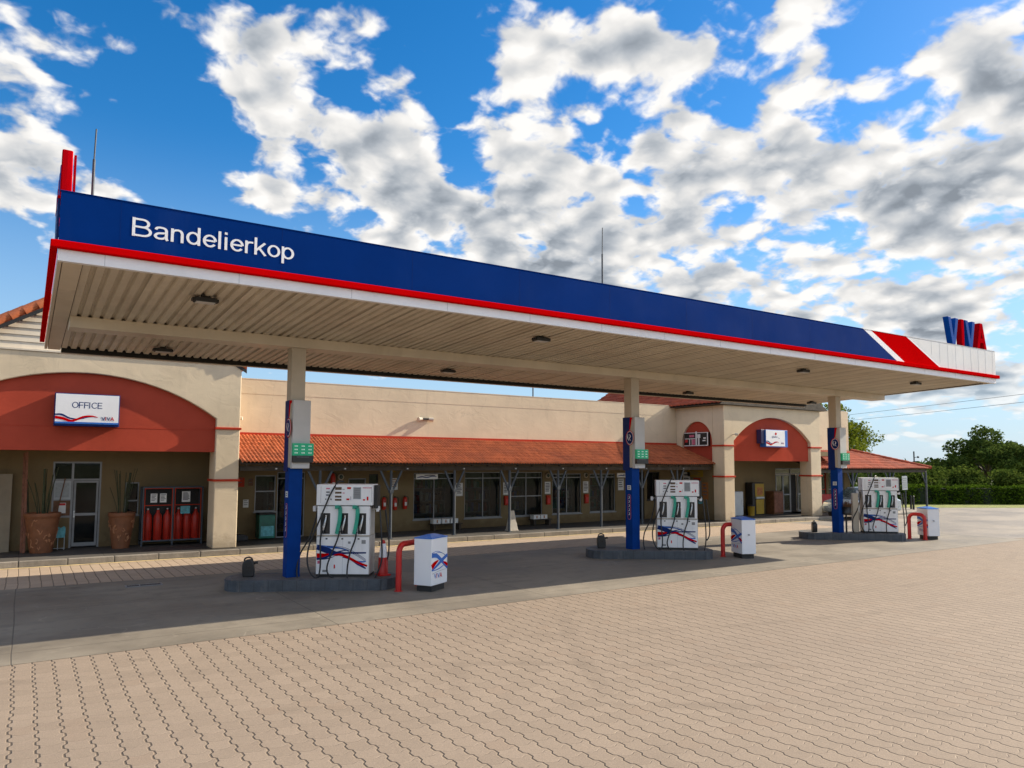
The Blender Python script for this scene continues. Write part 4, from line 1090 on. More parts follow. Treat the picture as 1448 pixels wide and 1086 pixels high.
# ------------------------------------------------------------------ office building
off = thing('office_building', 'cream plastered office wing with a wide red arch and tiled gable at the left', 'building', (1.2, 23.5, .15))
YO = 21.44
arcp = arc(1.2, 4.74, 3.17, 1.05)
mb = MB()
mb.ext([(-2.6, .15), (-1.97, .15), (-1.97, 3.69)] + arcp[1:-1] + [(4.37, 3.69), (4.37, .15), (5.0, .15), (5.0, 5.2), (-2.6, 5.2)], -.76, 0, frontm(0, YO, 0))
mb.build('front_wall', M['cream'], off, True, bevel=.02)
mb = MB(); mb.ext([(-1.968, 2.78)] + [(x, z - .002) for x, z in arcp] + [(4.368, 2.78)], -.62, -.12, frontm(0, YO, 0)); mb.build('arch_panel', M['red_panel'], off, True)
mb = MB(); mb.box(-1.965, 4.365, YO + .115, YO + .14, 3.372, 3.378); mb.build('panel_joint', M['red_trim'], off, True)
for z0 in (3.40, 1.97):
    mb = MB(); mb.box(4.335, 5.035, YO - .035, YO + .79, z0, z0 + .065); mb.build('trim_band', M['red_trim'], off, True, bevel=.01)
    mb = MB(); mb.box(-2.64, -1.935, YO - .035, YO + .79, z0, z0 + .065); mb.build('trim_band', M['red_trim'], off, True, bevel=.01)
vg = lambda x: min(5.85 + .61 * (x + .65), 5.15 + .61 * (5.22 - x))
mb = MB()
for k in range(11):
    z0 = 5.25 + k * .17; z1 = z0 + .165
    xa = max(-2.4, (z1 - 5.85) / .61 - .65 + .05); xb = min(5.05, 5.22 - (z1 - 5.15) / .61 - .05)
    if xb - xa < .2: continue
    mb.add([(xa, YO + .03, z0), (xb, YO + .03, z0), (xb, YO + .055, z1), (xa, YO + .055, z1), (xa, YO + .2, z0), (xb, YO + .2, z0), (xb, YO + .2, z1), (xa, YO + .2, z1)],
           [(0, 1, 2, 3), (0, 4, 5, 1), (3, 2, 6, 7)])
mb.ext([(-2.5, 5.21), (5.0, 5.21), (5.05, 5.25), (1.7, 7.2), (-2.45, 4.9)], -.4, -.22, frontm(0, YO, 0))
mb.build('gable_boards', M['boards'], off, True)
mb = MB(); mb.box(-2.6, 5.0, YO - .03, YO + .1, 5.203, 5.245); mb.build('gable_trim', M['boards'], off, True)
mb = MB()
for s_ in (-1, 1):
    xe, ze = (-2.6, 4.66) if s_ < 0 else (5.13, 5.20)
    mb.ext([(1.7, 7.28), (xe, ze), (xe, ze - .09), (1.7, 7.19)], -6, .22 if s_ < 0 else .03, frontm(0, YO, 0))
rf = mb.build('roof', M['tile_old'], off, True)
mb = MB()
for s_ in (-1, 1):
    xe, ze = (-2.6, 4.66) if s_ < 0 else (5.13, 5.20)
    yv = YO - (.20 if s_ < 0 else .0); a = Vector((xe, yv, ze + .03)); b = Vector((1.7, yv, 7.31)); n_ = 16
    for k in range(n_):
        p, q_ = a.lerp(b, k / n_), a.lerp(b, (k + 1.08) / n_)
        mb.tube([p + Vector((0, 0, -.015)), q_ + Vector((0, 0, .015))], [.11, .095], 12)
mb.build('verge_tiles', M['ridge'], rf, True)
mb = MB()
for s_ in (-1, 1):
    xe, ze = (-2.6, 4.66) if s_ < 0 else (5.13, 5.20)
    mb.ext([(xe, ze - .20), (xe, ze - .10), (1.7, 7.17), (1.7, 7.07)], .19 if s_ < 0 else .005, .215 if s_ < 0 else .028, frontm(0, YO, 0))
mb.build('bargeboard', M['dark'], rf, True)
YP = 23.6
doorH = [(.66, 1.82, .15, 2.50), (2.42, 2.78, 1.0, 1.92), (-1.4, -.1, .15, 2.1)]
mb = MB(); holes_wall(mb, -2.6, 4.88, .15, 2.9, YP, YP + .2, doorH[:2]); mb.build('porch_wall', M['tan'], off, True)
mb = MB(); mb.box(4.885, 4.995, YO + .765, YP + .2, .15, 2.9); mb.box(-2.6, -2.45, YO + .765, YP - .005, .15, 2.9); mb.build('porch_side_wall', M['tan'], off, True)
mb = MB(); mb.box(-2.59, 4.99, YO + .63, 30, 2.905, 5.15); mb.build('upper_block', M['cream'], off, True)
mb = MB(); mb.box(-2.59, 4.99, YP + 1.6, 30, .15, 2.90); mb.box(-2.59, 4.99, YP + .205, YP + 1.59, .10, .16); mb.build('rear_block', M['gutter'], off, True)
# office door unit
mb = MB(); w = .045; y0, y1 = YP + .02, YP + .08
for a, b, c, d in ((.66, .705, .98, 2.5), (1.10, 1.155, .15, 2.5), (1.775, 1.82, .15, 2.5), (.705, 1.10, 2.455, 2.5), (1.155, 1.775, 2.455, 2.5), (.705, 1.10, 1.98, 2.03), (1.155, 1.775, 1.98, 2.03), (.705, 1.10, .98, 1.03), (.705, 1.10, 1.44, 1.47)):
    mb.box(a, b, y0, y1, c, d)
fr = mb.build('door_frame', M['alu'], off, True)
mb = MB(); mb.box(.69, 1.79, YP + .05, YP + .06, 2.02, 2.47); mb.build('transom_pane', M['glass'], fr, True)
mb = MB(); mb.box(.70, 1.105, YP + .04, YP + .055, 1.465, 1.985, 0); mb.box(.74, 1.06, YP + .034, YP + .039, 1.53, 1.92, 1); mb.build('posted_map', [M['fridge'], M['grey_key']], fr, True)
mb = MB(); mb.box(.70, 1.105, YP + .04, YP + .055, 1.02, 1.445, 0); mb.box(.83, 1.0, YP + .034, YP + .039, 1.1, 1.38, 1); mb.box(.84, .99, YP + .031, YP + .0335, 1.31, 1.37, 2); mb.build('notice_panel', [M['wood'], M['paper'], M['red_ink']], fr, True)
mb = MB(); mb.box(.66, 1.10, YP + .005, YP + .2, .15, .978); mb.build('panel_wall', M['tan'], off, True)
mb = MB()
for a, b, c, d in ((1.17, 1.22, .19, 1.97), (1.71, 1.76, .19, 1.97), (1.22, 1.71, 1.92, 1.97), (1.22, 1.71, 1.02, 1.09), (1.22, 1.71, .19, .29)): mb.box(a, b, y0 + .005, y1 - .01, c, d)
dl = mb.build('door', M['alu'], off, True)
mb = MB(); mb.box(1.2, 1.73, YP + .05, YP + .06, .25, 1.95); mb.build('door_pane', M['glass'], dl, True)
mb = MB(); mb.box(1.175, 1.215, YP - .04, YP + .02, .98, 1.16); mb.tube([(1.195, YP - .04, 1.02), (1.195, YP - .04, 1.14)], .012, 8); mb.build('handle', M['silver'], dl, True)
window(off, 2.42, 2.78, 1.0, 1.92, YP, (), (1.4,))
mb = MB(); mb.box(4.86, 4.884, 22.55, 23.5, .15, 2.15); mb.build('side_door', M['wood_red'], off, True)
mb = MB(); mb.box(4.85, 4.859, 22.63, 23.42, .2, 2.07); mb.build('side_door_leaf', M['door_cream'], off, True)

# office sign (light box)
def sign_wave(mb, Mt, w, h):
    mb.ribbon([(.0, .30 * h), (.1 * w, .30 * h), (.22 * w, .19 * h), (.36 * w, .16 * h), (.5 * w, .23 * h), (.58 * w, .25 * h)], [.05 * h, .06 * h, .05 * h, .035 * h, .03 * h, .005], Mt, .003, 0)
    mb.ribbon([(.0, .21 * h), (.12 * w, .17 * h), (.24 * w, .09 * h), (.34 * w, .15 * h), (.45 * w, .25 * h), (.58 * w, .27 * h), (.67 * w, .23 * h)], [.09 * h, .09 * h, .08 * h, .07 * h, .06 * h, .05 * h, .004], Mt, .004, 1)
sg = thing('office_sign', 'white light box sign reading OFFICE on the red arch', 'sign', (1.26, 21.2, 3.4))
mb = MB(); mb.box(.555, 1.975, 21.27, 21.555, 3.385, 4.195); mb.build('box', M['navy'], sg, True, bevel=.01)
mb = MB(); mb.box(.575, 1.955, 21.262, 21.268, 3.44, 4.175); mb.build('face', M['white'], sg, True)
Fm = frontm(.575, 21.2615, 3.44)
mb = MB(); stroke_text(mb, 'OFFICE', frontm(.92, 21.2615, 3.83), .155, .66, .001, .105); mb.build('lettering', M['navy'], sg, True)
mb = MB(); sign_wave(mb, Fm, 1.38, .73); mb.ext([(0, 0), (1.38, 0), (1.38, .045), (0, .045)], 0, .006, Fm, 2); mb.build('wave_graphic', [M['navy'], M['stripe'], M['bright_blue']], sg, True)
mb = MB()
for ch, x, m in (('V', 1.575, 0), ('I', 1.66, 1), ('V', 1.69, 0), ('A', 1.77, 1)): mb.text(ch, frontm(x, 21.2615, 3.535), .10, None, .004, m)
mb.build('brand_lettering', [M['navy'], M['stripe']], sg, True)

# pots, plants
def pot(x, y, r, h, rb, lab, seed):
    rnd = random.Random(seed)
    t = thing('clay_pot', lab, 'plant pot', (x, y, .15), 0, 'tall clay pots by the office door')
    mb = MB(); mb.lathe([(rb, 0), (rb + (r - rb) * .5, h * .45), (r * .95, h * .85), (r * .96, h * .88), (r * 1.02, h * .9), (r * 1.02, h), (r * .9, h), (r * .88, h * .93)], seg=32); mb.build('pot_body', M['clay'], t)
    mb = MB()
    for k in range(16):
        a = -pi * .95 + k * pi * .9 / 15 + rnd.uniform(-.1, .1); z = rnd.uniform(.12, .75) * h; P = []
        for j in range(5):
            rr = rb + (r * .97 - rb) * min(1, z / (h * .85)); P.append((rr * 1.004 * cos(a), rr * 1.004 * sin(a), z)); a += rnd.uniform(-.16, .16); z = min(max(z + rnd.uniform(-.06, .09), .06), h * .84)
        mb.tube(spline(P, 4), .014, 5)
    mb.build('relief_vines', M['clay_light'], t)
    p = thing('potted_stems', lab.replace('clay pot', 'bare stems in the clay pot'), 'plant', (x, y, .15 + h * .9), 0, 'bare green stems in the clay pots')
    mb = MB()
    for k in range(11):
        a = rnd.uniform(0, 2 * pi); l = rnd.uniform(.7, 1.35); le = rnd.uniform(.02, .30)
        mb.tube(spline([(.1 * cos(a), .1 * sin(a), 0), (.1 * cos(a) + le * .4 * cos(a), .1 * sin(a) + le * .3 * sin(a), l * .5), (.1 * cos(a) + le * cos(a), .1 * sin(a) + le * .5 * sin(a), l)], 4), rnd.uniform(.007, .013) if k else .028, 6)
    mb.build('stems', M['stem'], p)
    return t
pot(.46, 22.9, .41, 1.02, .25, 'wide brown clay pot with vine relief beside the ladder', 3)
pot(2.30, 22.95, .33, .97, .21, 'narrower pale brown clay pot right of the office door', 8)
ld = thing('ladder', 'reddish timber ladder leaning on the porch wall beside the wide pot', 'ladder', (.06, 23.0, .15))
ld.rotation_euler = (R(2), R(-5), R(-78))
mb = MB()
for s_ in (-.13, .13): mb.bar((s_, -.0, .0), (s_ * .85, .0 + .1, 2.6), .035, .06)
mb.v = [(x, y, z) for x, y, z in mb.v]
mb.build('rails', M['wood_red'], ld)
mb = MB()
for k in range(8): mb.tube([(-.13, .012 * k + .01, .25 + k * .3), (.13, .012 * k + .01, .25 + k * .3)], .016, 6)
mb.build('rungs', M['wood_red'], ld)
mb = MB(); 
lp = thing('leaning_door', 'old cream panelled door leaning against the porch wall at the left edge', 'door', (-.66, 23.45, .15))
mb.box(-.42, .42, -.02, .02, 0, 2.02); mb.build('door_leaf', M['door_cream'], lp)
mb = MB()
for a, b, c, d in ((-.42, -.36, 0, 2.02), (.36, .42, 0, 2.02), (-.36, .36, 1.9, 2.02), (-.36, .36, .98, 1.06), (-.36, .36, 0, .1)): mb.box(a, b, -.045, -.021, c, d)
mb.build('door_rails', M['door_cream'], lp)
mb = MB(); mb.tube([(.22, 23.1, .15), (.06, 23.5, 2.3)], .022, 8)
mb.build('leaning_pole', M['stem'], label='thin dark green pole leaning on the wall between ladder and wide pot', cat='pole')
mb = MB(); mb.tube([(.62, 23.2, .15), (.95, 23.52, 2.05)], .014, 8)
mb.build('leaning_pole', M['wood'], label='thin brown pole leaning across the office side window', cat='pole')
st = thing('folding_stand', 'small turquoise patterned seat on thin legs beside the office door', 'seat', (.84, 23.3, .15))
mb = MB(); mb.ext(spline([(-.16, .32), (-.165, .55), (-.11, .60), (-.05, .57), (.0, .61), (.06, .58), (.13, .62), (.165, .55), (.155, .32)], 3), -.01, .01, frontm(0, 0, 0)); mb.build('backrest', M['cyan'], st)
mb = MB()
for x in (-.16, .0, .15): mb.tube([(x, .0, 0), (x, 0, .36)], .011, 6)
mb.tube([(-.16, 0, .04), (.15, 0, .04)], .009, 6); mb.build('legs', M['fridge'], st)
# gas cylinder cage
cg = thing('gas_cage', 'grey steel cage with two mesh doors holding red gas cylinders', 'cage', (3.6, 23.2, .15))
mb = MB(); X0, X1, Y0, Y1, Z0, Z1 = 2.80, 4.40, 23.0, 23.5, .27, 1.80; w = .04
for x in (X0, (X0 + X1) / 2 - w / 2, X1 - w):
    mb.box(x, x + w, Y0, Y0 + w, .15, Z1)
for x in (X0, X1 - w): mb.box(x, x + w, Y1 - w, Y1, .15, Z1)
for z in (Z0, Z1 - w):
    mb.box(X0 + w, (X0 + X1) / 2 - w / 2, Y0, Y0 + w, z, z + w); mb.box((X0 + X1) / 2 + w / 2, X1 - w, Y0, Y0 + w, z, z + w); mb.box(X0 + w, X1 - w, Y1 - w, Y1, z, z + w)
mb.build('frame', M['grey_steel'], cg, True)
mb = MB(); mb.box(X0 + .01, X1 - .01, Y0 + .045, Y1 - .045, Z1 - .03, Z1 - .01); mb.box(X0 + .01, X1 - .01, Y0 + .045, Y1 - .045, Z0 + .005, Z0 + .02); mb.box(X0 + .01, X1 - .01, Y1 - .03, Y1 - .02, Z0 + .03, Z1 - .04); mb.build('shell', M['dark'], cg, True)
mb = MB()
for x in (X0 + w + .015, (X0 + X1) / 2 - w, (X0 + X1) / 2 + w / 2 + .015, X1 - w - .035): mb.box(x, x + .02, Y0 + .01, Y0 + .03, Z0 + w, Z1 - w)
for a, b in ((X0 + w + .03, (X0 + X1) / 2 - w), ((X0 + X1) / 2 + w, X1 - w - .03)): mb.box(a, b, Y0 + .012, Y0 + .028, 1.27, 1.29); mb.box(a, b, Y0 + .012, Y0 + .028, Z1 - w - .02, Z1 - w)
mb.build('door_rails', M['red_trim'], cg, True)
mb = MB()
for k in range(34):
    x = X0 + .06 + k * .0445
    if x < X1 - .06: mb.box(x, x + .003, Y0 + .033, Y0 + .036, Z0 + w, Z1 - w)
mb.build('door_mesh', M['dark'], cg, True)
cyl = thing('gas_cylinder', 'red gas cylinder first from the left in the steel cage', 'gas cylinder', (2.98, 23.22, .29), 0, 'red gas cylinders in the cage')
mb = MB(); mb.lathe([(.10, 0), (.115, .02), (.115, .62), (.10, .70), (.05, .77), (.04, .84), (.02, .86)], seg=20); mb.build('cylinder_body', M['gas_red'], cyl)
mb = MB(); mb.lathe([(.035, .86), (.035, .90)], seg=10); mb.build('valve', M['silver'], cyl)
for k, (x, nm) in enumerate(((3.24, 'second'), (3.49, 'third'), (3.78, 'fourth'), (4.02, 'fifth'), (4.24, 'last'))):
    copy_tree(cyl, None, (x, 23.2 + .03 * (k % 2), .29), 0, 'red gas cylinder %s from the left in the steel cage' % nm)
def poster(x, y, z, w, h, lab, m='paper', cat='notice', group=None, lines=5, ink='ink', face='F', frame=None):
    Mt = frontm(x - w / 2, y, z) if face == 'F' else leftm(x, y + w / 2, z)
    mb = MB(); mb.ext([(0, 0), (w, 0), (w, h), (0, h)], 0, .006, Mt, 0)
    for k in range(lines):
        zz = h * (.86 - .76 * k / max(1, lines)); l = w * random.uniform(.5, .8)
        mb.ext([(w * .12, zz - h * .035), (w * .12 + l, zz - h * .035), (w * .12 + l, zz + h * .035), (w * .12, zz + h * .035)], .0062, .009, Mt, 1)
    if frame:
        for a, b, c, d in ((-.02, 0, -.02, h + .02), (w, w + .02, -.02, h + .02), (0, w, h, h + .02), (0, w, -.02, 0)): mb.ext([(a, c), (b, c), (b, d), (a, d)], 0, .014, Mt, 2)
    return mb.build('notice', [M[m], M[ink], M[frame or 'alu']], label=lab, cat=cat, group=group)
poster(3.09, 22.995, 1.36, .17, .25, 'white printed notice, left of a pair on the gas cage', group='notices on the gas cage')
poster(3.33, 22.995, 1.36, .17, .25, 'white printed notice, right of a pair on the gas cage', group='notices on the gas cage')
poster(3.93, 22.995, 1.36, .22, .30, 'larger white notice on the right door of the gas cage', group='notices on the gas cage', lines=7)
poster(3.92, 22.995, 1.03, .25, .21, 'turquoise and white warning notice low on the gas cage', 'cyan', group='notices on the gas cage', lines=3)

# ------------------------------------------------------------------ shop building
YW = 23.5
shop = thing('shop_building', 'long cream shop block with tiled verandah and dark shop windows', 'building', (14.6, 24, .15))
wins = [(5.98, 6.62, .98, 2.1), (6.66, 7.55, .15, 2.2), (9.0, 9.62, 1.30, 1.98), (9.72, 10.05, 1.2, 2.12), (11.38, 13.0, .53, 2.15), (13.42, 15.0, .50, 2.18), (15.44, 16.91, .50, 2.17), (17.39, 18.84, .52, 2.10), (19.28, 20.65, .53, 2.09), (21.5, 22.3, .15, 2.15), (22.45, 23.2, .95, 2.15)]
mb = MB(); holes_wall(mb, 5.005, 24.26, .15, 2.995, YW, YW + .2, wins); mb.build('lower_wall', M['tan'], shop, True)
mb = MB(); mb.ext([(5.005, 3.0), (24.26, 3.0), (24.26, 5.07), (5.005, 5.07)], -.25, 0, frontm(0, YW, 0)); mb.build('upper_wall', M['cream'], shop, True)
mb = MB(); mb.box(5.01, 24.25, YW - .006, YW - .0005, 4.62, 5.068); mb.build('parapet_plaster_coat', M['cream'], shop, True, bevel=.003)
mb = MB(); mb.box(5.005, 24.26, YW - .012, YW + .28, 5.073, 5.10); mb.build('parapet_capping', M['cream'], shop, True)
mb = MB(); mb.box(5.005, 24.2, YW + 3.0, 32, .15, 2.9); mb.box(5.005, 24.2, YW + .205, YW + 2.99, .10, .16); mb.build('rear_block', M['column'], shop, True)
mb = MB(); mb.box(5.005, 24.2, YW + .26, YW + 2.99, 2.88, 2.94); mb.build('shop_ceiling', M['column'], shop, True)
mb = MB(); mb.box(5.005, 24.2, YW + .3, 32, 2.95, 4.7); mb.build('flat_roof', M['kerbstone'], shop, True)
window(shop, *wins[0], YW, (), (1.6,))
f = window(shop, *wins[1], YW, (), (2.0,), name='door', sill=False)
window(shop, *wins[2], YW, (), (), fr='alu')
window(shop, *wins[3], YW, (), (), fr='dark', gl='glass_green')
for k in (4, 5, 7, 8): window(shop, *wins[k], YW, ((wins[k][0] + wins[k][1]) / 2,), (1.95,))
window(shop, *wins[6], YW, (16.15,), (1.95, 1.25))
window(shop, *wins[9], YW, (), (2.0,), name='door', fr='dark', sill=False)
window(shop, *wins[10], YW, (22.8,), (), fr='dark')
EY, EZ, TY, TZ = 21.30, 2.50, 23.47, 3.32
SL = math.hypot(TY - EY, TZ - EZ)
def aw(x, s_): 
    k = s_ / SL; return (x, TY + (EY - TY) * k, TZ + (EZ - TZ) * k)
def awr(s_): return (5.03, 24.24 if s_ / SL < .3 else 24.24 + .35 * (s_ / SL - .3))
ar = tile_roof('verandah_roof', shop, aw, awr, 0, M['tile'], .11, .30, SL, .016, .044)
mb = MB(); mb.box(5.03, 24.24, YW - .05, YW - .003, TZ - .02, TZ + .10); mb.build('flashing', M['red_trim'], ar, True)
mb = MB()
mb.ext([(TY, TZ - .03), (EY + .05, EZ - .03), (EY + .05, EZ - .06), (TY, TZ - .06)], 5.03, 24.22, Matrix(((0, 0, 1, 0), (1, 0, 0, 0), (0, 1, 0, 0), (0, 0, 0, 1))))
mb.build('roof_underside', M['darkwood'], ar, True)
mb = MB(); mb.box(5.03, 24.22, 21.44, 21.52, 2.26, 2.40); mb.build('eave_beam', M['darkwood'], shop, True)
mb = MB()
for k in range(32):
    x = 5.2 + k * .61
    mb.bar((x, 21.36, 2.43), (x, 23.45, 3.22), .05, .09)
mb.build('rafters', M['darkwood'], shop, True)
mb = MB()
for k in range(9):
    x = 6 + k * 2.05; mb.bar((x, 21.33, 2.30), (x, 21.33, 2.34), .05, .05)
mb.build('eave_hooks', M['alu'], shop, True)
for x in (7.34, 9.62, 11.88, 14.05, 16.15, 18.17, 20.25, 22.2):
    mb = MB(); mb.tube([(x, 21.48, .15), (x, 21.48, 2.258)], .042, 10); mb.box(x - .07, x + .07, 21.41, 21.55, .15, .162); mb.box(x - .06, x + .06, 21.425, 21.535, 1.56, 1.66)
    p = mb.build('verandah_post', M['grey_steel'], shop, True)
    for s_ in (-1, 1):
        mb = MB(); mb.bar((x + s_ * .05, 21.48, 1.62), (x + s_ * .36, 21.48, 2.256), .045, .06); mb.build('brace', M['grey_steel'], p, True)

# things along the verandah
for x, nm in ((13.2, 'left of the second wide shop window'), (15.22, 'just right of the second verandah bay window'), (17.15, 'under the left round wall lamp'), (19.06, 'under the right round wall lamp')):
    poster(x, YW - .003, 1.32, .27, .46, 'tall white notice on the shop wall ' + nm, group='tall notices between the shop windows', lines=6, frame='door_cream')
poster(10.62, YW - .003, 1.58, .30, .40, 'white notice with orange print above the extinguishers', group='notices on the shop wall', ink='orange', lines=4)
poster(20.95, YW - .003, 1.4, .32, .48, 'framed notice on the shop wall right of the last window', 'paper', group='notices on the shop wall', lines=4, frame='door_cream')
poster(5.72, YW - .003, 1.12, .16, .24, 'small white notice low beside the left shop window', group='notices on the shop wall', lines=3)
poster(5.55, YW - .003, 1.75, .22, .28, 'dark red poster by the office pillar', 'red_trim', 'poster', 'posters on the shop wall', 2)
poster(5.85, YW - .003, 1.78, .14, .22, 'small brown poster beside the dark red one', 'wood', 'poster', 'posters on the shop wall', 2)
for y, z, w, h, m, nm in ((22.95, 1.30, .42, .85, 'paper', 'large pale price poster'), (22.35, 1.28, .40, .62, 'red_trim', 'dark red food poster'), (21.9, 1.0, .34, .72, 'orange', 'orange poster'), (22.7, .88, .26, .34, 'cyan', 'pale blue leaflet below the price poster'), (22.15, .80, .26, .32, 'cyan', 'pale blue leaflet below the food poster'), (22.45, 1.95, .9, .28, 'yellow', 'wide yellow banner poster')):
    poster(24.297, y, z, w, h, nm + ' on the side wall at the verandah end', m, 'poster', 'posters at the verandah end', 4, 'ink', 'L')
def lampbox(x, z0, z1, lab):
    t = thing('red_box', lab, 'hydrant box', (x, YW - .1, z0), 0, 'red boxes between the shop windows')
    mb = MB(); mb.box(-.09, .09, 0, .09, 0, z1 - z0); mb.build('case', M['red_trim'], t, bevel=.01)
    mb = MB(); mb.box(-.06, .06, -.006, -.001, .06, z1 - z0 - .12); mb.build('front_panel', M['red_ink'], t)
lampbox(15.2, .93, 1.28, 'small red wall box below the notice by the door')
lampbox(17.15, .90, 1.27, 'red wall box below the notice under the left round lamp')
lampbox(19.06, .90, 1.27, 'red wall box below the notice under the right round lamp')
def wlamp(x, lab):
    t = thing('wall_lamp', lab, 'wall lamp', (x, YW, 2.03), 0, 'round wall lamps under the verandah')
    Mr = Matrix.Rotation(pi / 2, 4, 'X')
    mb = MB(); mb.lathe([(.10, .0), (.105, .05), (.075, .06)], seg=20, M=Mr); mb.build('rim', M['column'], t)
    mb = MB(); mb.lathe([(.07, .061), (.05, .085), (.0, .09)], seg=20, M=Mr); mb.build('glass_dome', M['glass_green'], t)
wlamp(17.15, 'round wall lamp above the third tall notice'); wlamp(19.06, 'round wall lamp above the last tall notice'); wlamp(8.72, 'round wall lamp left of the black service hatch')
def ext_(x, z, lab, s_=1.):
    t = thing('fire_extinguisher', lab, 'fire extinguisher', (x, YW - .12, z), 0, 'red fire extinguishers on the shop wall')
    mb = MB(); mb.lathe([(.06, 0), (.075, .02), (.075, .34 * s_), (.05, .40 * s_), (.025, .42 * s_)], seg=16); mb.build('bottle', M['gas_red'], t)
    mb = MB(); mb.box(-.02, .02, -.05, .03, .42 * s_, .46 * s_); mb.tube(spline([(.0, -.04, .44 * s_), (.1, -.05, .40 * s_), (.11, -.03, .15 * s_)], 4), .01, 6); mb.build('valve_and_hose', M['black'], t)
    mb = MB(); mb.box(-.04, .04, -.079, -.075, .12, .24); mb.build('bottle_label', M['paper'], t)
ext_(10.22, .92, 'red fire extinguisher left of the verandah post'); ext_(10.62, .90, 'fire extinguisher below the orange printed notice'); ext_(11.0, .92, 'red fire extinguisher beside the wide shop window'); ext_(8.42, 1.62, 'large red extinguisher mounted high by the round lamp', 1.25)
def hsign(x, lab):
    t = thing('hanging_sign', lab, 'sign', (x, 22.3, 1.96), 0, 'white signs hanging under the verandah')
    mb = MB(); mb.box(-.40, .40, -.02, .02, 0, .17); mb.build('board', M['paper'], t)
    mb = MB(); mb.ribbon([(-.38, .05), (-.2, .08), (0, .06), (.2, .1), (.36, .08)], [.02, .04, .03, .03, .01], frontm(0, -.0205, 0), .004, 0); mb.ribbon([(-.1, .12), (.1, .13), (.3, .12)], [.03, .035, .02], frontm(0, -.0205, 0), .004, 1); mb.build('board_print', [M['navy'], M['ink']], t)
    mb = MB()
    for q in (-.3, .3): mb.tube([(q, 0, .17), (q, 0, .87)], .006, 5)
    mb.build('hanger', M['dark'], t)
hsign(11.28, 'white hanging sign in front of the widest shop window'); hsign(20.1, 'white hanging sign partly hidden by the second column')
mb = MB(); mb.ext([(0, 0), (.34, 0), (.17, .30)], 0, .01, frontm(9.95 + .4, YW - .003, 2.18)); mb.build('warning_triangle', M['yellow'], label='yellow warning triangle high on the shop wall', cat='sign')
def bench(x, w, lab, boxes):
    t = thing('bench', lab, 'bench', (x, 23.2, .15), 0, 'low benches below the shop windows')
    mb = MB(); mb.box(-w / 2, w / 2, -.16, .16, .20, .24); mb.build('seat', M['darkwood'], t)
    for s_ in (-1, 1):
        mb = MB(); mb.box(s_ * (w / 2 - .1) - .04, s_ * (w / 2 - .1) + .04, -.14, .14, 0, .199); mb.build('leg', M['darkwood'], t)
    for k in range(boxes):
        xx = x - w / 2 + .2 + k * .34
        b = thing('carton', 'pale carton %s on the bench below the %s window' % (('left', 'middle', 'right')[k], 'widest' if x < 14 else 'door side'), 'box', (xx, 23.2, .391), 0, 'pale cartons on the benches')
        mb = MB(); mb.box(-.15, .15, -.12, .12, 0, .16); mb.build('box_body', M['paper'], b, bevel=.006)
        mb = MB(); mb.box(-.152, .152, -.025, .025, .1605, .163); mb.box(-.025, .025, -.124, -.1205, .03, .13); mb.build('tape', M['clay_light'], b)
bench(12.5, 1.2, 'dark low bench below the widest shop window', 3); bench(16.6, .9, 'dark low bench by the glazed shop door', 2)
ob = thing('pale_marker', 'pale tapered concrete marker standing at the walkway edge', 'marker', (14.33, 21.75, .15))
mb = MB(); mb.add([(-.17, -.14, .04), (.17, -.14, .04), (.17, .14, .04), (-.17, .14, .04), (-.07, -.05, .70), (.07, -.05, .70), (.07, .05, .70), (-.07, .05, .70)], [(0, 3, 2, 1), (4, 5, 6, 7), (0, 1, 5, 4), (1, 2, 6, 5), (2, 3, 7, 6), (3, 0, 4, 7)]); mb.build('tapered_shaft', M['stone_white'], ob, bevel=.012)
mb = MB(); mb.box(-.19, .19, -.16, .16, 0, .039); mb.build('foot', M['stone_white'], ob, bevel=.008)
cb = thing('drinks_cooler', 'teal drinks cooler below the left shop window', 'cooler', (6.25, 23.2, .15))
mb = MB(); mb.box(-.24, .24, -.22, .22, .05, .76); mb.build('cabinet', mat('dark_teal_cooler', (.01, .13, .10), .4, var=.3, scale=3), cb, bevel=.02)
mb = MB(); mb.box(-.25, .25, -.23, .23, .765, .81); mb.build('lid', M['dark'], cb, bevel=.01)
mb = MB(); mb.box(-.19, .19, -.228, -.221, .12, .42); mb.build('front_print', M['cyan'], cb)
mb = MB(); mb.ext(spline([(-.2, 0), (-.22, .1), (-.1, .2), (.05, .19), (.2, .15), (.22, .0)], 4), -.12, .12, frontm(5.5, 23.2, .15)); mb.build('black_bag', M['black_plastic'], bevel=.03, label='black bag on the walkway floor beside the teal cooler', cat='bag')

# shelves and goods behind the shop glass
def shelf(x, y, wd, lab, seed):
    rnd = random.Random(seed); t = thing('shop_shelf', lab, 'shelf', (x, y, .165), 0, 'stocked shelves behind the shop windows')
    mb = MB()
    for z in (.05, .5, .95, 1.4): mb.box(-wd / 2, wd / 2, -.2, .2, z, z + .03)
    for q in (-1, 1): mb.box(q * wd / 2 - .02, q * wd / 2 + .02, -.21, .21, 0, 1.8)
    mb.build('shelf_frame', M['fridge'], t)
    mats = [M[k] for k in ('red_ink', 'yellow', 'paper', 'bright_blue', 'teal', 'orange', 'wood')]
    for z in (.08, .53, .98, 1.43):
        mb = MB(); xx = -wd / 2 + .05
        while xx < wd / 2 - .14:
            w_ = rnd.uniform(.07, .15); mb.box(xx, xx + w_ - .012, -.17, .05, z, z + rnd.uniform(.18, .34), rnd.randrange(7)); xx += w_
        mb.build('row_of_goods', mats, t)
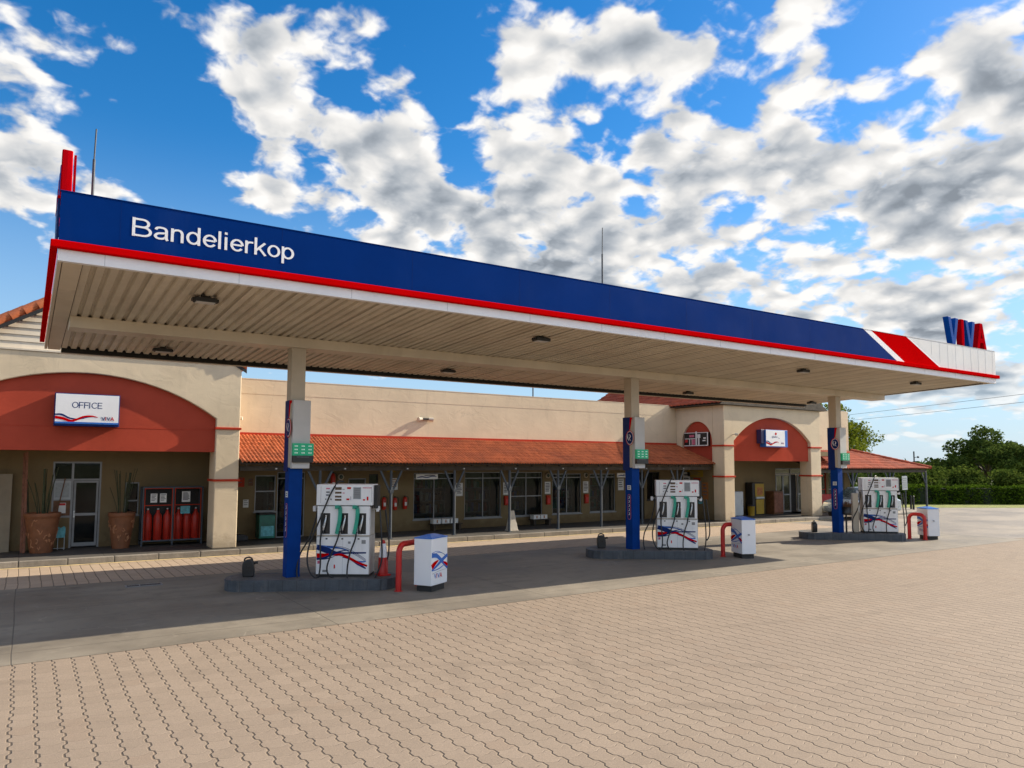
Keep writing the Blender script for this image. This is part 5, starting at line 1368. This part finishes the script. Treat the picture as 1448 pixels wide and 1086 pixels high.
for k, (x, y, wd, lab) in enumerate(((12.2, 24.35, 1.5, 'stocked shelf inside the widest shop window'), (14.2, 24.3, 1.3, 'stocked shelf inside the second wide shop window'), (16.1, 24.8, 1.2, 'stocked shelf behind the glazed shop door'), (18.2, 24.35, 1.3, 'stocked shelf behind the window under the round lamps'), (20.0, 24.4, 1.2, 'stocked shelf behind the last window before the second column'), (7.1, 24.9, .8, 'stocked shelf inside the left shop door'))):
    shelf(x, y, wd, lab, 100 + k)

# lamps and cameras on the upper walls
fl = thing('floodlight_pair', 'pair of white floodlights on the upper shop wall', 'floodlight', (11.77, 23.42, 4.05))
mb = MB(); mb.box(-.14, .14, .0, .075, -.03, .03); mb.build('bracket', M['dark'], fl)
for s_, lab in ((-1, 0), (1, 0)):
    mb = MB(); mb.tube([(s_ * .13, .03, .0), (s_ * .29, -.015, -.015)], [.05, .07], 14); mb.build('lamp_head', M['stone_white'], fl)
mb = MB(); mb.tube([(5.0, 22.5, 3.80), (5.12, 22.45, 3.80), (5.28, 22.38, 3.78)], [.03, .045, .055], 12); mb.build('security_camera', M['stone_white'], label='white bullet camera on the side of the office wall', cat='camera', group='cameras on the upper walls')
mb = MB(); mb.tube([(24.80, 20.80, 3.75), (24.80, 20.62, 3.75)], [.02, .02], 8); mb.tube([(24.78, 20.66, 3.75), (24.86, 20.56, 3.74)], .055, 12); mb.build('security_camera', M['stone_white'], label='small camera on the corner building left of its red arch', cat='camera', group='cameras on the upper walls')
mb = MB(); mb.tube([(18.9, 27, 4.7), (18.9, 27, 5.95)], .03, 8); mb.build('vent_pipe', M['grey_steel'], label='thin grey vent pipe on the flat shop roof', cat='pipe')

# ------------------------------------------------------------------ corner building
cor = thing('corner_building', 'cream corner building with red arch over a dark entrance porch', 'building', (28.5, 23, .15))
YC = 20.8
ap2 = arc(27.5, 4.54, 2.62, 1.06)
mb = MB()
mb.ext([(24.26, .15), (24.87, .15), (24.87, 3.48)] + ap2[1:-1] + [(30.13, 3.48), (30.13, .15), (30.88, .15), (30.88, 4.98), (24.26, 4.98)], -.6, 0, frontm(0, YC, 0))
mb.build('front_wall', M['cream'], cor, True, bevel=.02)
mb = MB(); mb.ext([(24.872, 2.64)] + [(x, z - .002) for x, z in ap2] + [(30.128, 2.64)], -.5, -.14, frontm(0, YC, 0)); mb.build('arch_panel', M['red_panel'], cor, True)
mb = MB(); mb.box(24.88, 30.12, YC + .135, YC + .15, 3.30, 3.306); mb.build('panel_joint', M['red_trim'], cor, True)
for z0 in (3.24, 1.95):
    for a, b in ((24.22, 24.91), (30.09, 30.93)):
        mb = MB(); mb.box(a, b, YC - .04, YC + .63, z0, z0 + .07); mb.build('trim_band', M['red_trim'], cor, True, bevel=.01)
# left side wall with arched niche
el_ = [(-(22.29 + .85 * cos(pi * k / 20)), 3.42 + .92 * sin(pi * k / 20)) for k in range(21)]
mb = MB(); mb.ext([(-23.49, 2.5), (-23.14, 2.5)] + [(a, b) for a, b in el_] + [(-21.44, 2.5), (-21.405, 2.5), (-21.405, 4.97), (-23.49, 4.97)], -.22, 0, leftm(24.262, 0, 0)); mb.build('side_wall', M['cream'], cor, True)
mb = MB(); mb.ext([(-23.139, 2.5)] + [(a * 1.0, b - .002) for a, b in el_] + [(-21.441, 2.5)], -.2, -.10, leftm(24.262, 0, 0)); mb.build('niche_panel', M['red_panel'], cor, True)
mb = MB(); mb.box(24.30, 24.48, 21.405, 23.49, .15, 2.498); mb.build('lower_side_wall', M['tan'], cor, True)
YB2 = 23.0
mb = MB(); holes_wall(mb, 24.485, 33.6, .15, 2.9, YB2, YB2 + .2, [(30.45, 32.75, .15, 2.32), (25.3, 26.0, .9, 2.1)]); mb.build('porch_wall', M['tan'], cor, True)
mb = MB(); mb.box(24.485, 33.6, YC + .61, YB2 + .19, 2.905, 3.1); mb.build('porch_ceiling', M['tan'], cor, True)
mb = MB(); mb.box(24.49, 30.87, YC + .605, 32, 3.105, 4.95); mb.build('upper_block', M['cream'], cor, True)
mb = MB(); mb.box(24.5, 37.2, YB2 + 2.2, 33, .15, 2.9); mb.box(24.5, 37.2, YB2 + .71, YB2 + 2.19, .10, .16); mb.build('rear_block', M['column'], cor, True)
window(cor, 25.3, 26.0, .9, 2.1, YB2, (25.65,), (), fr='dark')
mb = MB()
for a, b, c, d in ((30.45, 30.5, .15, 2.32), (32.70, 32.75, .15, 2.32), (31.62, 31.67, .15, 2.32), (30.5, 31.62, 2.27, 2.32), (31.67, 32.70, 2.27, 2.32), (30.5, 31.62, 2.02, 2.07), (31.67, 32.7, 2.02, 2.07)): mb.box(a, b, YB2 + .03, YB2 + .09, c, d)
fr = mb.build('entrance_frame', M['alu'], cor, True)
mb = MB(); mb.box(30.48, 32.72, YB2 + .055, YB2 + .07, 2.04, 2.30); mb.build('transom_pane', M['glass'], fr, True)
for a, b in ((30.51, 31.06), (31.07, 31.61), (32.2, 32.69)):
    mb = MB()
    for p, q, c, d in ((a, a + .05, .17, 2.01), (b - .05, b, .17, 2.01), (a + .05, b - .05, 1.95, 2.01), (a + .05, b - .05, 1.0, 1.06), (a + .05, b - .05, .17, .26)): mb.box(p, q, YB2 + .02, YB2 + .075, c, d)
    d_ = mb.build('glazed_door', M['alu'], cor, True)
    mb = MB(); mb.box(a + .02, b - .02, YB2 + .045, YB2 + .055, .2, 1.98); mb.build('door_pane', M['glass_green'], d_, True)
mb = MB(); mb.box(31.68, 32.19, YB2 + .12, YB2 + .14, .15, 2.01); mb.build('dark_doorway', M['gutter'], cor, True)
# roof slope facing left and right
def rl(y, s_): k = s_ / 4.1; return (27.6 - 3.75 * k, y, 7.15 - 2.1 * k)
tile_roof('roof', cor, rl, lambda s_: (20.55 + .0 * s_, 30.0), 0, M['tile_old'], .22, .33, 4.1, .03, .04)
mb = MB(); mb.ext([(23.88, 5.0), (27.6, 7.1), (31.3, 5.0), (31.3, 4.985), (23.88, 4.985)], -9.3, -.1, frontm(0, 20.55, 0)); mb.build('roof_body', M['darkwood'], cor, True)
# right hand rear wall and open verandah
mb = MB(); mb.box(30.885, 37.42, 23.5, 23.74, 3.05, 5.38); mb.build('rear_parapet_wall', M['cream'], cor, True)
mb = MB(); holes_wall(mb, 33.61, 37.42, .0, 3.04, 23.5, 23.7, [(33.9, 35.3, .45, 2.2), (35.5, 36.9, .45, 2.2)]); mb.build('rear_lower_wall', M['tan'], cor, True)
window(cor, 33.9, 35.3, .45, 2.2, 23.5, (34.6,), (1.2,), gl='glass_green', fr='red_trim'); window(cor, 35.5, 36.9, .45, 2.2, 23.5, (36.2,), (1.2,), gl='glass_green')
mb = MB(); mb.box(33.95, 36.85, 23.46, 23.5 - .002, .46, .95); mb.build('red_plinth_panel', M['red_ink'], cor, True)
S2 = math.hypot(2.2, .93)
def a2(x, s_): k = s_ / S2; return (x, 23.48 - 2.18 * k, 3.24 - .92 * k)
tile_roof('verandah_roof', cor, a2, lambda s_: (30.9, 37.6 + 3.9 * s_ / S2), 0, M['tile_old'], .2, .33, S2)
S3 = math.hypot(3.9, .92)
def a3(y, s_): k = s_ / S3; return (37.6 + 3.9 * k, y, 3.24 - .92 * k)
tile_roof('verandah_roof', cor, a3, lambda s_: (23.48 - 2.18 * s_ / S3, 28.5), 0, M['tile_old'], .2, .33, S3)
mb = MB(); a = Vector((37.6, 23.48, 3.29)); b = Vector((41.52, 21.28, 2.37))
for k in range(14): mb.tube([a.lerp(b, k / 14) , a.lerp(b, (k + 1.06) / 14)], [.075, .09], 10)
mb.build('hip_ridge', M['tile_old'], cor, True)
mb = MB(); mb.add([(30.9, 23.46, 3.16), (37.6, 23.46, 3.16), (41.45, 21.33, 2.27), (30.9, 21.33, 2.27), (41.45, 28.4, 2.27), (37.6, 28.4, 3.16)], [(0, 1, 2, 3), (1, 5, 4, 2)]); mb.build('roof_underside', M['darkwood'], cor, True)
mb = MB(); mb.box(30.9, 41.35, 21.42, 21.50, 2.10, 2.25); mb.box(41.27, 41.35, 21.505, 28.4, 2.10, 2.25); mb.build('eave_beam', M['darkwood'], cor, True)
for x, y in ((34.4, 21.46), (37.75, 21.46), (41.31, 21.46), (41.31, 24.6), (38.9, 25.6), (41.31, 28.0)):
    mb = MB(); mb.tube([(x, y, .0), (x, y, 2.098)], .055, 10); mb.box(x - .09, x + .09, y - .09, y + .09, 0, .015)
    p = mb.build('verandah_post', M['grey_steel'], cor, True)
    for s_ in (-1, 1):
        if x > 41 and s_ > 0: continue
        mb = MB(); mb.bar((x + s_ * .05, y, 1.5), (x + s_ * .42, y, 2.096), .045, .06); mb.build('brace', M['grey_steel'], p, True)
# arch sign
sg = thing('arch_sign', 'white light box sign with red dot and script on the corner building arch', 'sign', (27.4, 20.6, 3.25))
mb = MB(); mb.box(26.72, 28.22, 20.62, 20.93, 3.25, 4.0); mb.build('box', M['bright_blue'], sg, True, bevel=.01)
mb = MB(); mb.box(26.5, 26.715, 20.68, 20.93, 3.40, 4.0); mb.build('side_box', M['purple'], sg, True, bevel=.01)
mb = MB(); mb.box(26.735, 28.02, 20.612, 20.618, 3.29, 3.98); mb.build('face', M['white'], sg, True)
Fm = frontm(26.735, 20.6115, 3.29)
mb = MB(); mb.ext([(.66 + .06 * cos(k * pi / 10), .54 + .055 * sin(k * pi / 10)) for k in range(20)], 0, .004, Fm, 1)
mb.ribbon([(.44, .44), (.40, .40), (.45, .36), (.52, .40), (.50, .44), (.58, .38), (.62, .43), (.67, .38), (.72, .42), (.80, .39)], [.02, .025, .02, .015, .02, .02, .015, .02, .015, .01], Fm, .004, 0)
mb.ribbon([(.84, .35), (.88, .36), (.90, .33)], [.015, .02, .01], Fm, .004, 0)
sign_wave(mb, Fm, 1.285, .69)
for ch, x, m in (('V', 1.0, 0), ('I', 1.06, 1), ('V', 1.08, 0), ('A', 1.14, 1)): mb.text(ch, frontm(26.735 + x, 20.6115, 3.39), .07, None, .004, m)
mb.build('face_print', [M['navy'], M['stripe']], sg, True)
# display in the side niche
sg = thing('niche_display', 'dark framed display board with white and pink shapes in the arched niche', 'sign', (24.2, 22.3, 3.28))
mb = MB(); mb.box(24.22, 24.355, 21.62, 22.98, 3.28, 3.86); mb.build('board', M['black_plastic'], sg, True, bevel=.008)
mb = MB(); Lm = leftm(24.2195, 22.98, 3.28); W_, H_ = 1.36, .58
for a, b, c, d in ((0, W_, 0, .035), (0, W_, H_ - .025, H_), (W_ - .05, W_, .036, H_ - .026)): mb.ext([(a, c), (b, c), (b, d), (a, d)], 0, .01, Lm, 0)
for a, b, c, d, m in ((.66, .74, .036, .62, 0), (.80, .88, .036, .46, 0), (.76, .93, .34, .5, 0), (.3, .58, .38, .48, 1), (.05, .64, .30, .33, 0), (.3, .34, .04, .3, 0), (.44, .46, .04, .3, 0), (.06, .2, .16, .28, 2), (1.1, 1.24, .30, .36, 0), (1.06, 1.22, .2, .25, 0), (.46, .64, .06, .28, 1)):
    mb.ext([(a, c), (b, c), (b, d), (a, d)], .0 + .0006 * a, .008 + .0006 * a + .001 * m, Lm, m)
mb.build('display_print', [M['paper'], M['pink'], M['red_ink']], sg, True)
# porch things
t = thing('cash_machine', 'yellow and black machine with an orange screen panel in the corner porch', 'machine', (28.6, 22.75, .15))
mb = MB(); mb.box(-.42, .40, -.2, .2, 0, 1.5); mb.build('cabinet', M['dark'], t, bevel=.02)
mb = MB(); mb.box(-.24, .38, -.215, -.202, .85, 1.45); mb.box(-.2, .34, -.23, -.202, .05, .72); mb.build('front_panel', M['yellow'], t)
mb = MB(); mb.box(-.12, .28, -.222, -.216, .92, 1.28); mb.build('screen_poster', M['orange'], t)
mb = MB(); mb.box(-.22, .36, -.26, -.203, .76, .84); mb.build('shelf', M['fridge'], t)
t = thing('fridge', 'grey white fridge just inside the left pillar of the corner porch', 'fridge', (26.9, 22.6, .15))
mb = MB(); mb.box(-.3, .3, -.3, .3, .03, 1.12); mb.build('body', M['fridge'], t, bevel=.02)
mb = MB(); mb.box(-.29, .29, -.325, -.302, .06, 1.1); mb.build('fridge_door', M['fridge'], t, bevel=.01)
mb = MB(); mb.box(.2, .23, -.35, -.326, .5, .8); mb.build('handle', M['silver'], t)
t = thing('wooden_cabinet', 'reddish brown wooden cabinet beside the glazed entrance', 'cabinet', (30.0, 22.72, .15))
mb = MB(); mb.box(-.36, .34, -.22, .22, 0, 1.08); mb.build('carcass', M['wood'], t, bevel=.01)
mb = MB(); mb.box(-.33, -.02, -.24, -.222, .08, 1.02); mb.box(.0, .31, -.24, -.222, .08, 1.02); mb.build('cabinet_door', M['wood_red'], t)
t = thing('yellow_bin', 'low yellow bin standing in front of the black and yellow machine', 'bin', (28.0, 22.5, .15))
mb = MB(); mb.lathe([(.14, 0), (.17, .42), (.18, .43)], seg=18); mb.build('tub', M['yellow'], t)
mb = MB(); mb.lathe([(.185, .43), (.18, .47), (.05, .50)], seg=18); mb.build('lid', M['dark'], t)

# ------------------------------------------------------------------ car behind the third column
car = thing('parked_car', 'silver blue car parked by the corner building behind the third column', 'car', (33.05, 20.15, 0), R(180))
mb = MB(); body = spline([(-1.9, .32), (-1.95, .55), (-1.85, .85), (-.9, .92), (.9, .92), (1.8, .82), (1.98, .6), (1.95, .32)], 3)
mb.ext(body, -.80, .80, frontm(0, 0, 0)); mb.build('body', M['car'], car, bevel=.07)
cab = [(-1.75, .90), (-1.35, 1.36), (-.7, 1.44), (.25, 1.43), (.95, .93)]
mb = MB(); n_ = len(cab)
vs = [(x, -.74 + (z - .9) * .28, z) for x, z in cab] + [(x, .74 - (z - .9) * .28, z) for x, z in cab]
mb.add(vs, [list(range(n_)), list(range(n_, 2 * n_))[::-1]] + [(i, n_ + i, n_ + i + 1, i + 1) for i in range(n_ - 1)]); mb.build('cabin', M['car'], car, bevel=.03)
mb = MB()
def side(pts, s_):
    q = [(x, s_ * (-.745 + (z - .9) * .28), z) for x, z in pts]; mb.add(q, [list(range(len(q)))[::s_]])
for s_ in (1, -1):
    side([(-1.45, .98), (-1.2, 1.33), (-.75, 1.38), (-.7, .98)], s_); side([(-.62, .98), (-.67, 1.38), (.18, 1.37), (.7, .98)], s_)
mb.add([(.32, -.57, 1.40), (.32, .57, 1.40), (.93, .66, .97), (.93, -.66, .97)], [(3, 2, 1, 0)]); mb.v[-4:] = [(x + .035, y, z + .02) for x, y, z in mb.v[-4:]]
mb.add([(-1.42, -.57, 1.34), (-1.42, .57, 1.34), (-1.76, .66, .97), (-1.76, -.66, .97)], [(0, 1, 2, 3)])
mb.build('windows', M['glass_green'], car)
for x in (-1.2, 1.22):
    for s_ in (-1, 1):
        Mr = Matrix.Translation((x, s_ * .72, .30)) @ Matrix.Rotation(pi / 2, 4, 'X')
        mb = MB(); mb.lathe([(.2, -.1), (.29, -.09), (.30, 0), (.29, .09), (.2, .1)], seg=24, M=Mr); wl = mb.build('wheel', M['tyre'], car)
        mb = MB(); mb.lathe([(.05, -.112), (.19, -.105), (.19, .105), (.05, .112)], seg=20, M=Mr); mb.build('rim', M['silver'], wl)
mb = MB(); mb.box(-1.9, 1.9, -.812, -.80, .60, .64); mb.build('side_moulding', M['alu'], car)
for s_ in (-1, 1):
    mb = MB(); mb.box(1.88, 1.95, s_ * .6 - .14, s_ * .6 + .14, .62, .76); mb.build('headlight', M['silver'], car, bevel=.02)
    mb = MB(); mb.box(-1.95, -1.86, s_ * .6 - .12, s_ * .6 + .12, .62, .78); mb.build('tail_light', M['red_ink'], car, bevel=.02)

# yard furniture
nb = thing('notice_board', 'white notice board on a post under the open verandah', 'notice board', (43.0, 23.5, 0))
mb = MB(); mb.tube([(0, 0.03, 0), (0, .03, 1.9)], .035, 8); mb.build('post', M['grey_steel'], nb)
mb = MB(); mb.box(-.42, .12, -.03, -.005, 1.05, 1.85); mb.build('board', M['fridge'], nb)
mb = MB()
for k in range(6): mb.box(-.36, .05, -.034, -.031, 1.15 + k * .11, 1.19 + k * .11)
mb.build('printed_lines', M['alu'], nb)
for x, y, lab in ((39.62, 21.28, 'black guard post nearest the verandah corner post'), (40.0, 21.62, 'black guard post behind the nearer one')):
    mb = MB(); mb.tube([(x, y, .13), (x, y, .82)], .05, 10); mb.lathe([(.055, 0), (.03, .04)], (x, y, .82), 10); mb.build('guard_post', M['black_plastic'], label=lab, cat='post', group='black guard posts on the yard island')

# ------------------------------------------------------------------ vegetation
def leaves(mb, lobes, n, size, rnd, shell=.55, squash=1.):
    tot = sum(l[3] * l[4] * l[5] for l in lobes)
    for lx, ly, lz, rx, ry, rz in lobes:
        for _ in range(int(n * rx * ry * rz / tot)):
            while True:
                d = Vector((rnd.uniform(-1, 1), rnd.uniform(-1, 1), rnd.uniform(-1, 1)))
                if .05 < d.length < 1: break
            d.normalize(); r_ = (rnd.uniform(shell ** 3, 1) ** (1 / 3)) * rnd.uniform(.82, 1.12)
            p = Vector((lx + d.x * rx * r_, ly + d.y * ry * r_, lz + d.z * rz * r_))
            a = Vector((rnd.gauss(0, 1), rnd.gauss(0, 1), rnd.gauss(0, 1) * .6)).normalized(); b = a.orthogonal().normalized()
            b = (Matrix.Rotation(rnd.uniform(0, 6.28), 3, a) @ b); s_ = size * rnd.uniform(.6, 1.3)
            mb.add([p - a * s_ * .5, p + b * s_ * .28, p + a * s_ * .5, p - b * s_ * .28 + Vector((0, 0, s_ * .1))], [(0, 1, 2, 3)])
def tree(name, lab, x, y, h, spread, nl, leafm, n, size, seed, trunk=.25, flat=.55, group=None, fork=.35, cat='tree', lob=(.2, .34), shell=.5):
    rnd = random.Random(seed); t = thing(name, lab, cat, (x, y, -.01), 0, group)
    mb = MB(); lobes = []
    base = Vector((0, 0, h * fork))
    mb.tube([(0, 0, 0), (rnd.uniform(-.1, .1), 0, h * fork * .5), base], [trunk, trunk * .8, trunk * .65], 10)
    for k in range(nl):
        a = 2 * pi * k / nl + rnd.uniform(-.4, .4); rr = spread * rnd.uniform(.25, .85) if k else 0
        hh = h * (1 - flat * .5 * (rr / spread) ** 2 * 1.2) * rnd.uniform(.72, .98)
        tip = Vector((rr * cos(a), rr * sin(a), hh - h * .1))
        mid = base.lerp(tip, .5) + Vector((rnd.uniform(-.2, .2), rnd.uniform(-.2, .2), h * .02))
        mb.tube(spline([base, mid, tip], 4), [trunk * .5] + [trunk * .3] * 4 + [trunk * .16] * 4, 6)
        q = spread * rnd.uniform(*lob)
        lobes.append((tip.x, tip.y, tip.z, q * 1.25, q * 1.25, q * .75))
        for j in range(2):
            o_ = Vector((rnd.uniform(-1, 1), rnd.uniform(-1, 1), rnd.uniform(-.5, .5))) * q * 1.1
            lobes.append((tip.x + o_.x, tip.y + o_.y, tip.z + o_.z, q * .6, q * .6, q * .42))
    mb.build('trunk', M['trunk'], t)
    mb = MB(); leaves(mb, lobes, n, size, rnd, shell); mb.build('crown', M[leafm], t)
    return t
tree('broad_tree', 'broad dark tree with a wide domed crown beyond the hedge', 66.5, 29.5, 5.9, 4.1, 20, 'lf_dark', 11000, .28, 5, .22, .95, fork=.3, lob=(.17, .26))
tree('sparse_tree', 'sparse brownish tree at the right edge beyond the bushes', 66.0, 19.6, 5.7, 2.3, 10, 'lf_brown', 1900, .22, 9, .12, fork=.3, shell=.1)
tree('yellow_green_tree', 'yellow green tree rising behind the tiled verandah roof', 48.0, 33.0, 7.9, 4.4, 22, 'lf_yellow', 12000, .22, 14, .18, .7, fork=.3, lob=(.19, .29))
tree('small_tree', 'tiny dark distant tree left of the broad tree', 88, 42.5, 4.3, 1.1, 6, 'lf_dark', 700, .28, 21, .12)
rb = random.Random(4)
def bush(lab, x, y, r, h, leafm, n, size, seed, group='bushes beyond the hedge'):
    rnd = random.Random(seed); t = thing('bush', lab, 'bush', (x, y, -.01), 0, group); lobes = []
    mb = MB()
    for k in range(9):
        a = rnd.uniform(0, 2 * pi); rr = r * rnd.uniform(0, .75); z = h * rnd.uniform(.35, .78)
        lobes.append((rr * cos(a), rr * sin(a), z, r * .42, r * .42, h * .28)); mb.tube([(0, 0, 0), (rr * cos(a) * .5, rr * sin(a) * .5, z * .5), (rr * cos(a), rr * sin(a), z)], [.05, .035, .02], 5)
    lobes.append((0, 0, h * .35, r * .8, r * .8, h * .36))
    mb.build('stems', M['trunk'], t)
    mb = MB(); leaves(mb, lobes, n, size, rnd, .45); mb.build('foliage', M[leafm], t)
for i, (x, y, r_, h, lab) in enumerate(((49.0, 31.2, 2.6, 2.35, 'dark bush right of the open verandah corner'), (53.8, 28.6, 2.7, 2.75, 'tall mid green bush below the left of the broad tree crown'), (57.0, 26.8, 2.5, 2.6, 'mid green bush below the middle of the broad tree'), (60.0, 24.6, 2.5, 2.35, 'rounded bush below the right of the broad tree'), (62.8, 22.4, 2.4, 2.1, 'low bush at the foot of the sparse tree'), (65.2, 19.6, 2.5, 2.25, 'bush at the far right edge above the hedge'))):
    bush(lab, x, y, r_, h, 'lf_mid' if i else 'lf_dark', 4200, .24, 40 + i)
bush('bright yellow green bush seen under the open verandah roof', 45.3, 30.6, 1.7, 2.2, 'lf_yellow', 3000, .2, 60, 'yellow green bushes behind the verandah')
bush('yellow green bush behind the parked car', 41.0, 31.0, 2.3, 2.9, 'lf_yellow', 3200, .22, 61, 'yellow green bushes behind the verandah')
bush('tall dark bush at the back of the open verandah', 43.8, 33.5, 2.6, 3.1, 'lf_dark', 3600, .24, 62, 'yellow green bushes behind the verandah')
# far line of woodland along the horizon
mb = MB(); rnd = random.Random(31)
for k in range(7000):
    an = R(rnd.uniform(25, 100)); dd = rnd.uniform(150, 190); hh = 3.2 + 1.1 * sin(an * 23) + .8 * sin(an * 61)
    c = Vector((dd * sin(an), dd * cos(an), rnd.uniform(0, max(1.2, hh)))); a_ = Vector((rnd.gauss(0, 1), rnd.gauss(0, 1), rnd.gauss(0, .6))).normalized(); b_ = a_.orthogonal().normalized(); q = rnd.uniform(.8, 1.7)
    mb.add([c - a_ * q, c + b_ * q * .6, c + a_ * q, c - b_ * q * .6], [(0, 1, 2, 3)])
mb.build('far_woodland', M['lf_dark'], kind='stuff')
# clipped hedge
hg = thing('hedge', 'long clipped dark green hedge along the far grass verge', 'hedge', (52, 21.8, -.01))
A = Vector((38.0, 31.4, 0)); B = Vector((69.0, 12.3, 0)); d = (B - A).normalized(); nrm = Vector((-d.y, d.x, 0)); Lh = (B - A).length
mb = MB()
Mh = Matrix(((d.x, nrm.x, 0, A.x), (d.y, nrm.y, 0, A.y), (0, 0, 1, 0), (0, 0, 0, 1)))
mb.box(0, Lh, .12, 1.3, 0, 1.0, 0, Mh); mb.build('hedge_core', M['hedge_core'], hg, True)
mb = MB(); rnd = random.Random(77)
for k in range(26000):
    u_ = rnd.uniform(0, Lh); und = .09 * sin(u_ * 1.7) + .06 * sin(u_ * 4.3 + 1)
    if rnd.random() < .62: p = (u_, rnd.gauss(.06, .05) + und, rnd.uniform(.02, 1.12) )
    else: p = (u_, rnd.uniform(0, 1.4), 1.08 + und * .7 + rnd.gauss(0, .035) + (.09 if rnd.random() < .05 else 0))
    c = Mh @ Vector(p); a = Vector((rnd.gauss(0, 1), rnd.gauss(0, 1), rnd.gauss(0, 1))).normalized(); b = a.orthogonal().normalized(); s_ = rnd.uniform(.10, .20)
    mb.add([c - a * s_ * .5, c + b * s_ * .3, c + a * s_ * .5, c - b * s_ * .3], [(0, 1, 2, 3)])
mb.build('foliage', M['lf_hedge'], hg, True)
# far poles and wires
lp = thing('lamp_post', 'thin dark pole with a small lamp beyond the verandah roof', 'lamp post', (79.4, 42.4, -.01))
mb = MB(); mb.tube([(0, 0, 0), (0, 0, 3.95)], .07, 8); mb.build('pole', M['dark'], lp)
mb = MB(); mb.tube([(0, 0, 3.3), (.35, -.2, 3.35)], .03, 6); mb.lathe([(.10, 0), (.12, .12), (.05, .2)], (.4, -.22, 3.25), 10); mb.build('lamp_arm', M['dark'], lp)
for k, dz_ in enumerate((0, -.75)):
    P = []
    for j in range(25):
        s_ = j / 24; P.append((104 - 40 * s_, 86 - 84 * s_, 9.1 + dz_ + .5 * s_ - 1.0 * 4 * s_ * (1 - s_) * .3))
    mb = MB(); mb.tube(P, .019, 5)
    mb.build('power_line', M['grey_steel'], label=('upper' if k == 0 else 'lower') + ' power line crossing the sky right of the canopy', cat='wire', group='power lines')
for x, y in ((104, 86), (64, 2)):
    t = thing('utility_pole', 'wooden utility pole carrying the wires beyond the corner building' if x > 80 else 'wooden utility pole carrying the wires right of the yard', 'utility pole', (x, y, -.01))
    mb = MB(); mb.tube([(0, 0, 0), (0, 0, 10)], [.16, .11], 10); mb.build('pole', M['trunk'], t)
    mb = MB(); mb.box(-.9, .9, -.05, .05, 9.0, 9.12); mb.build('crossarm', M['trunk'], t)
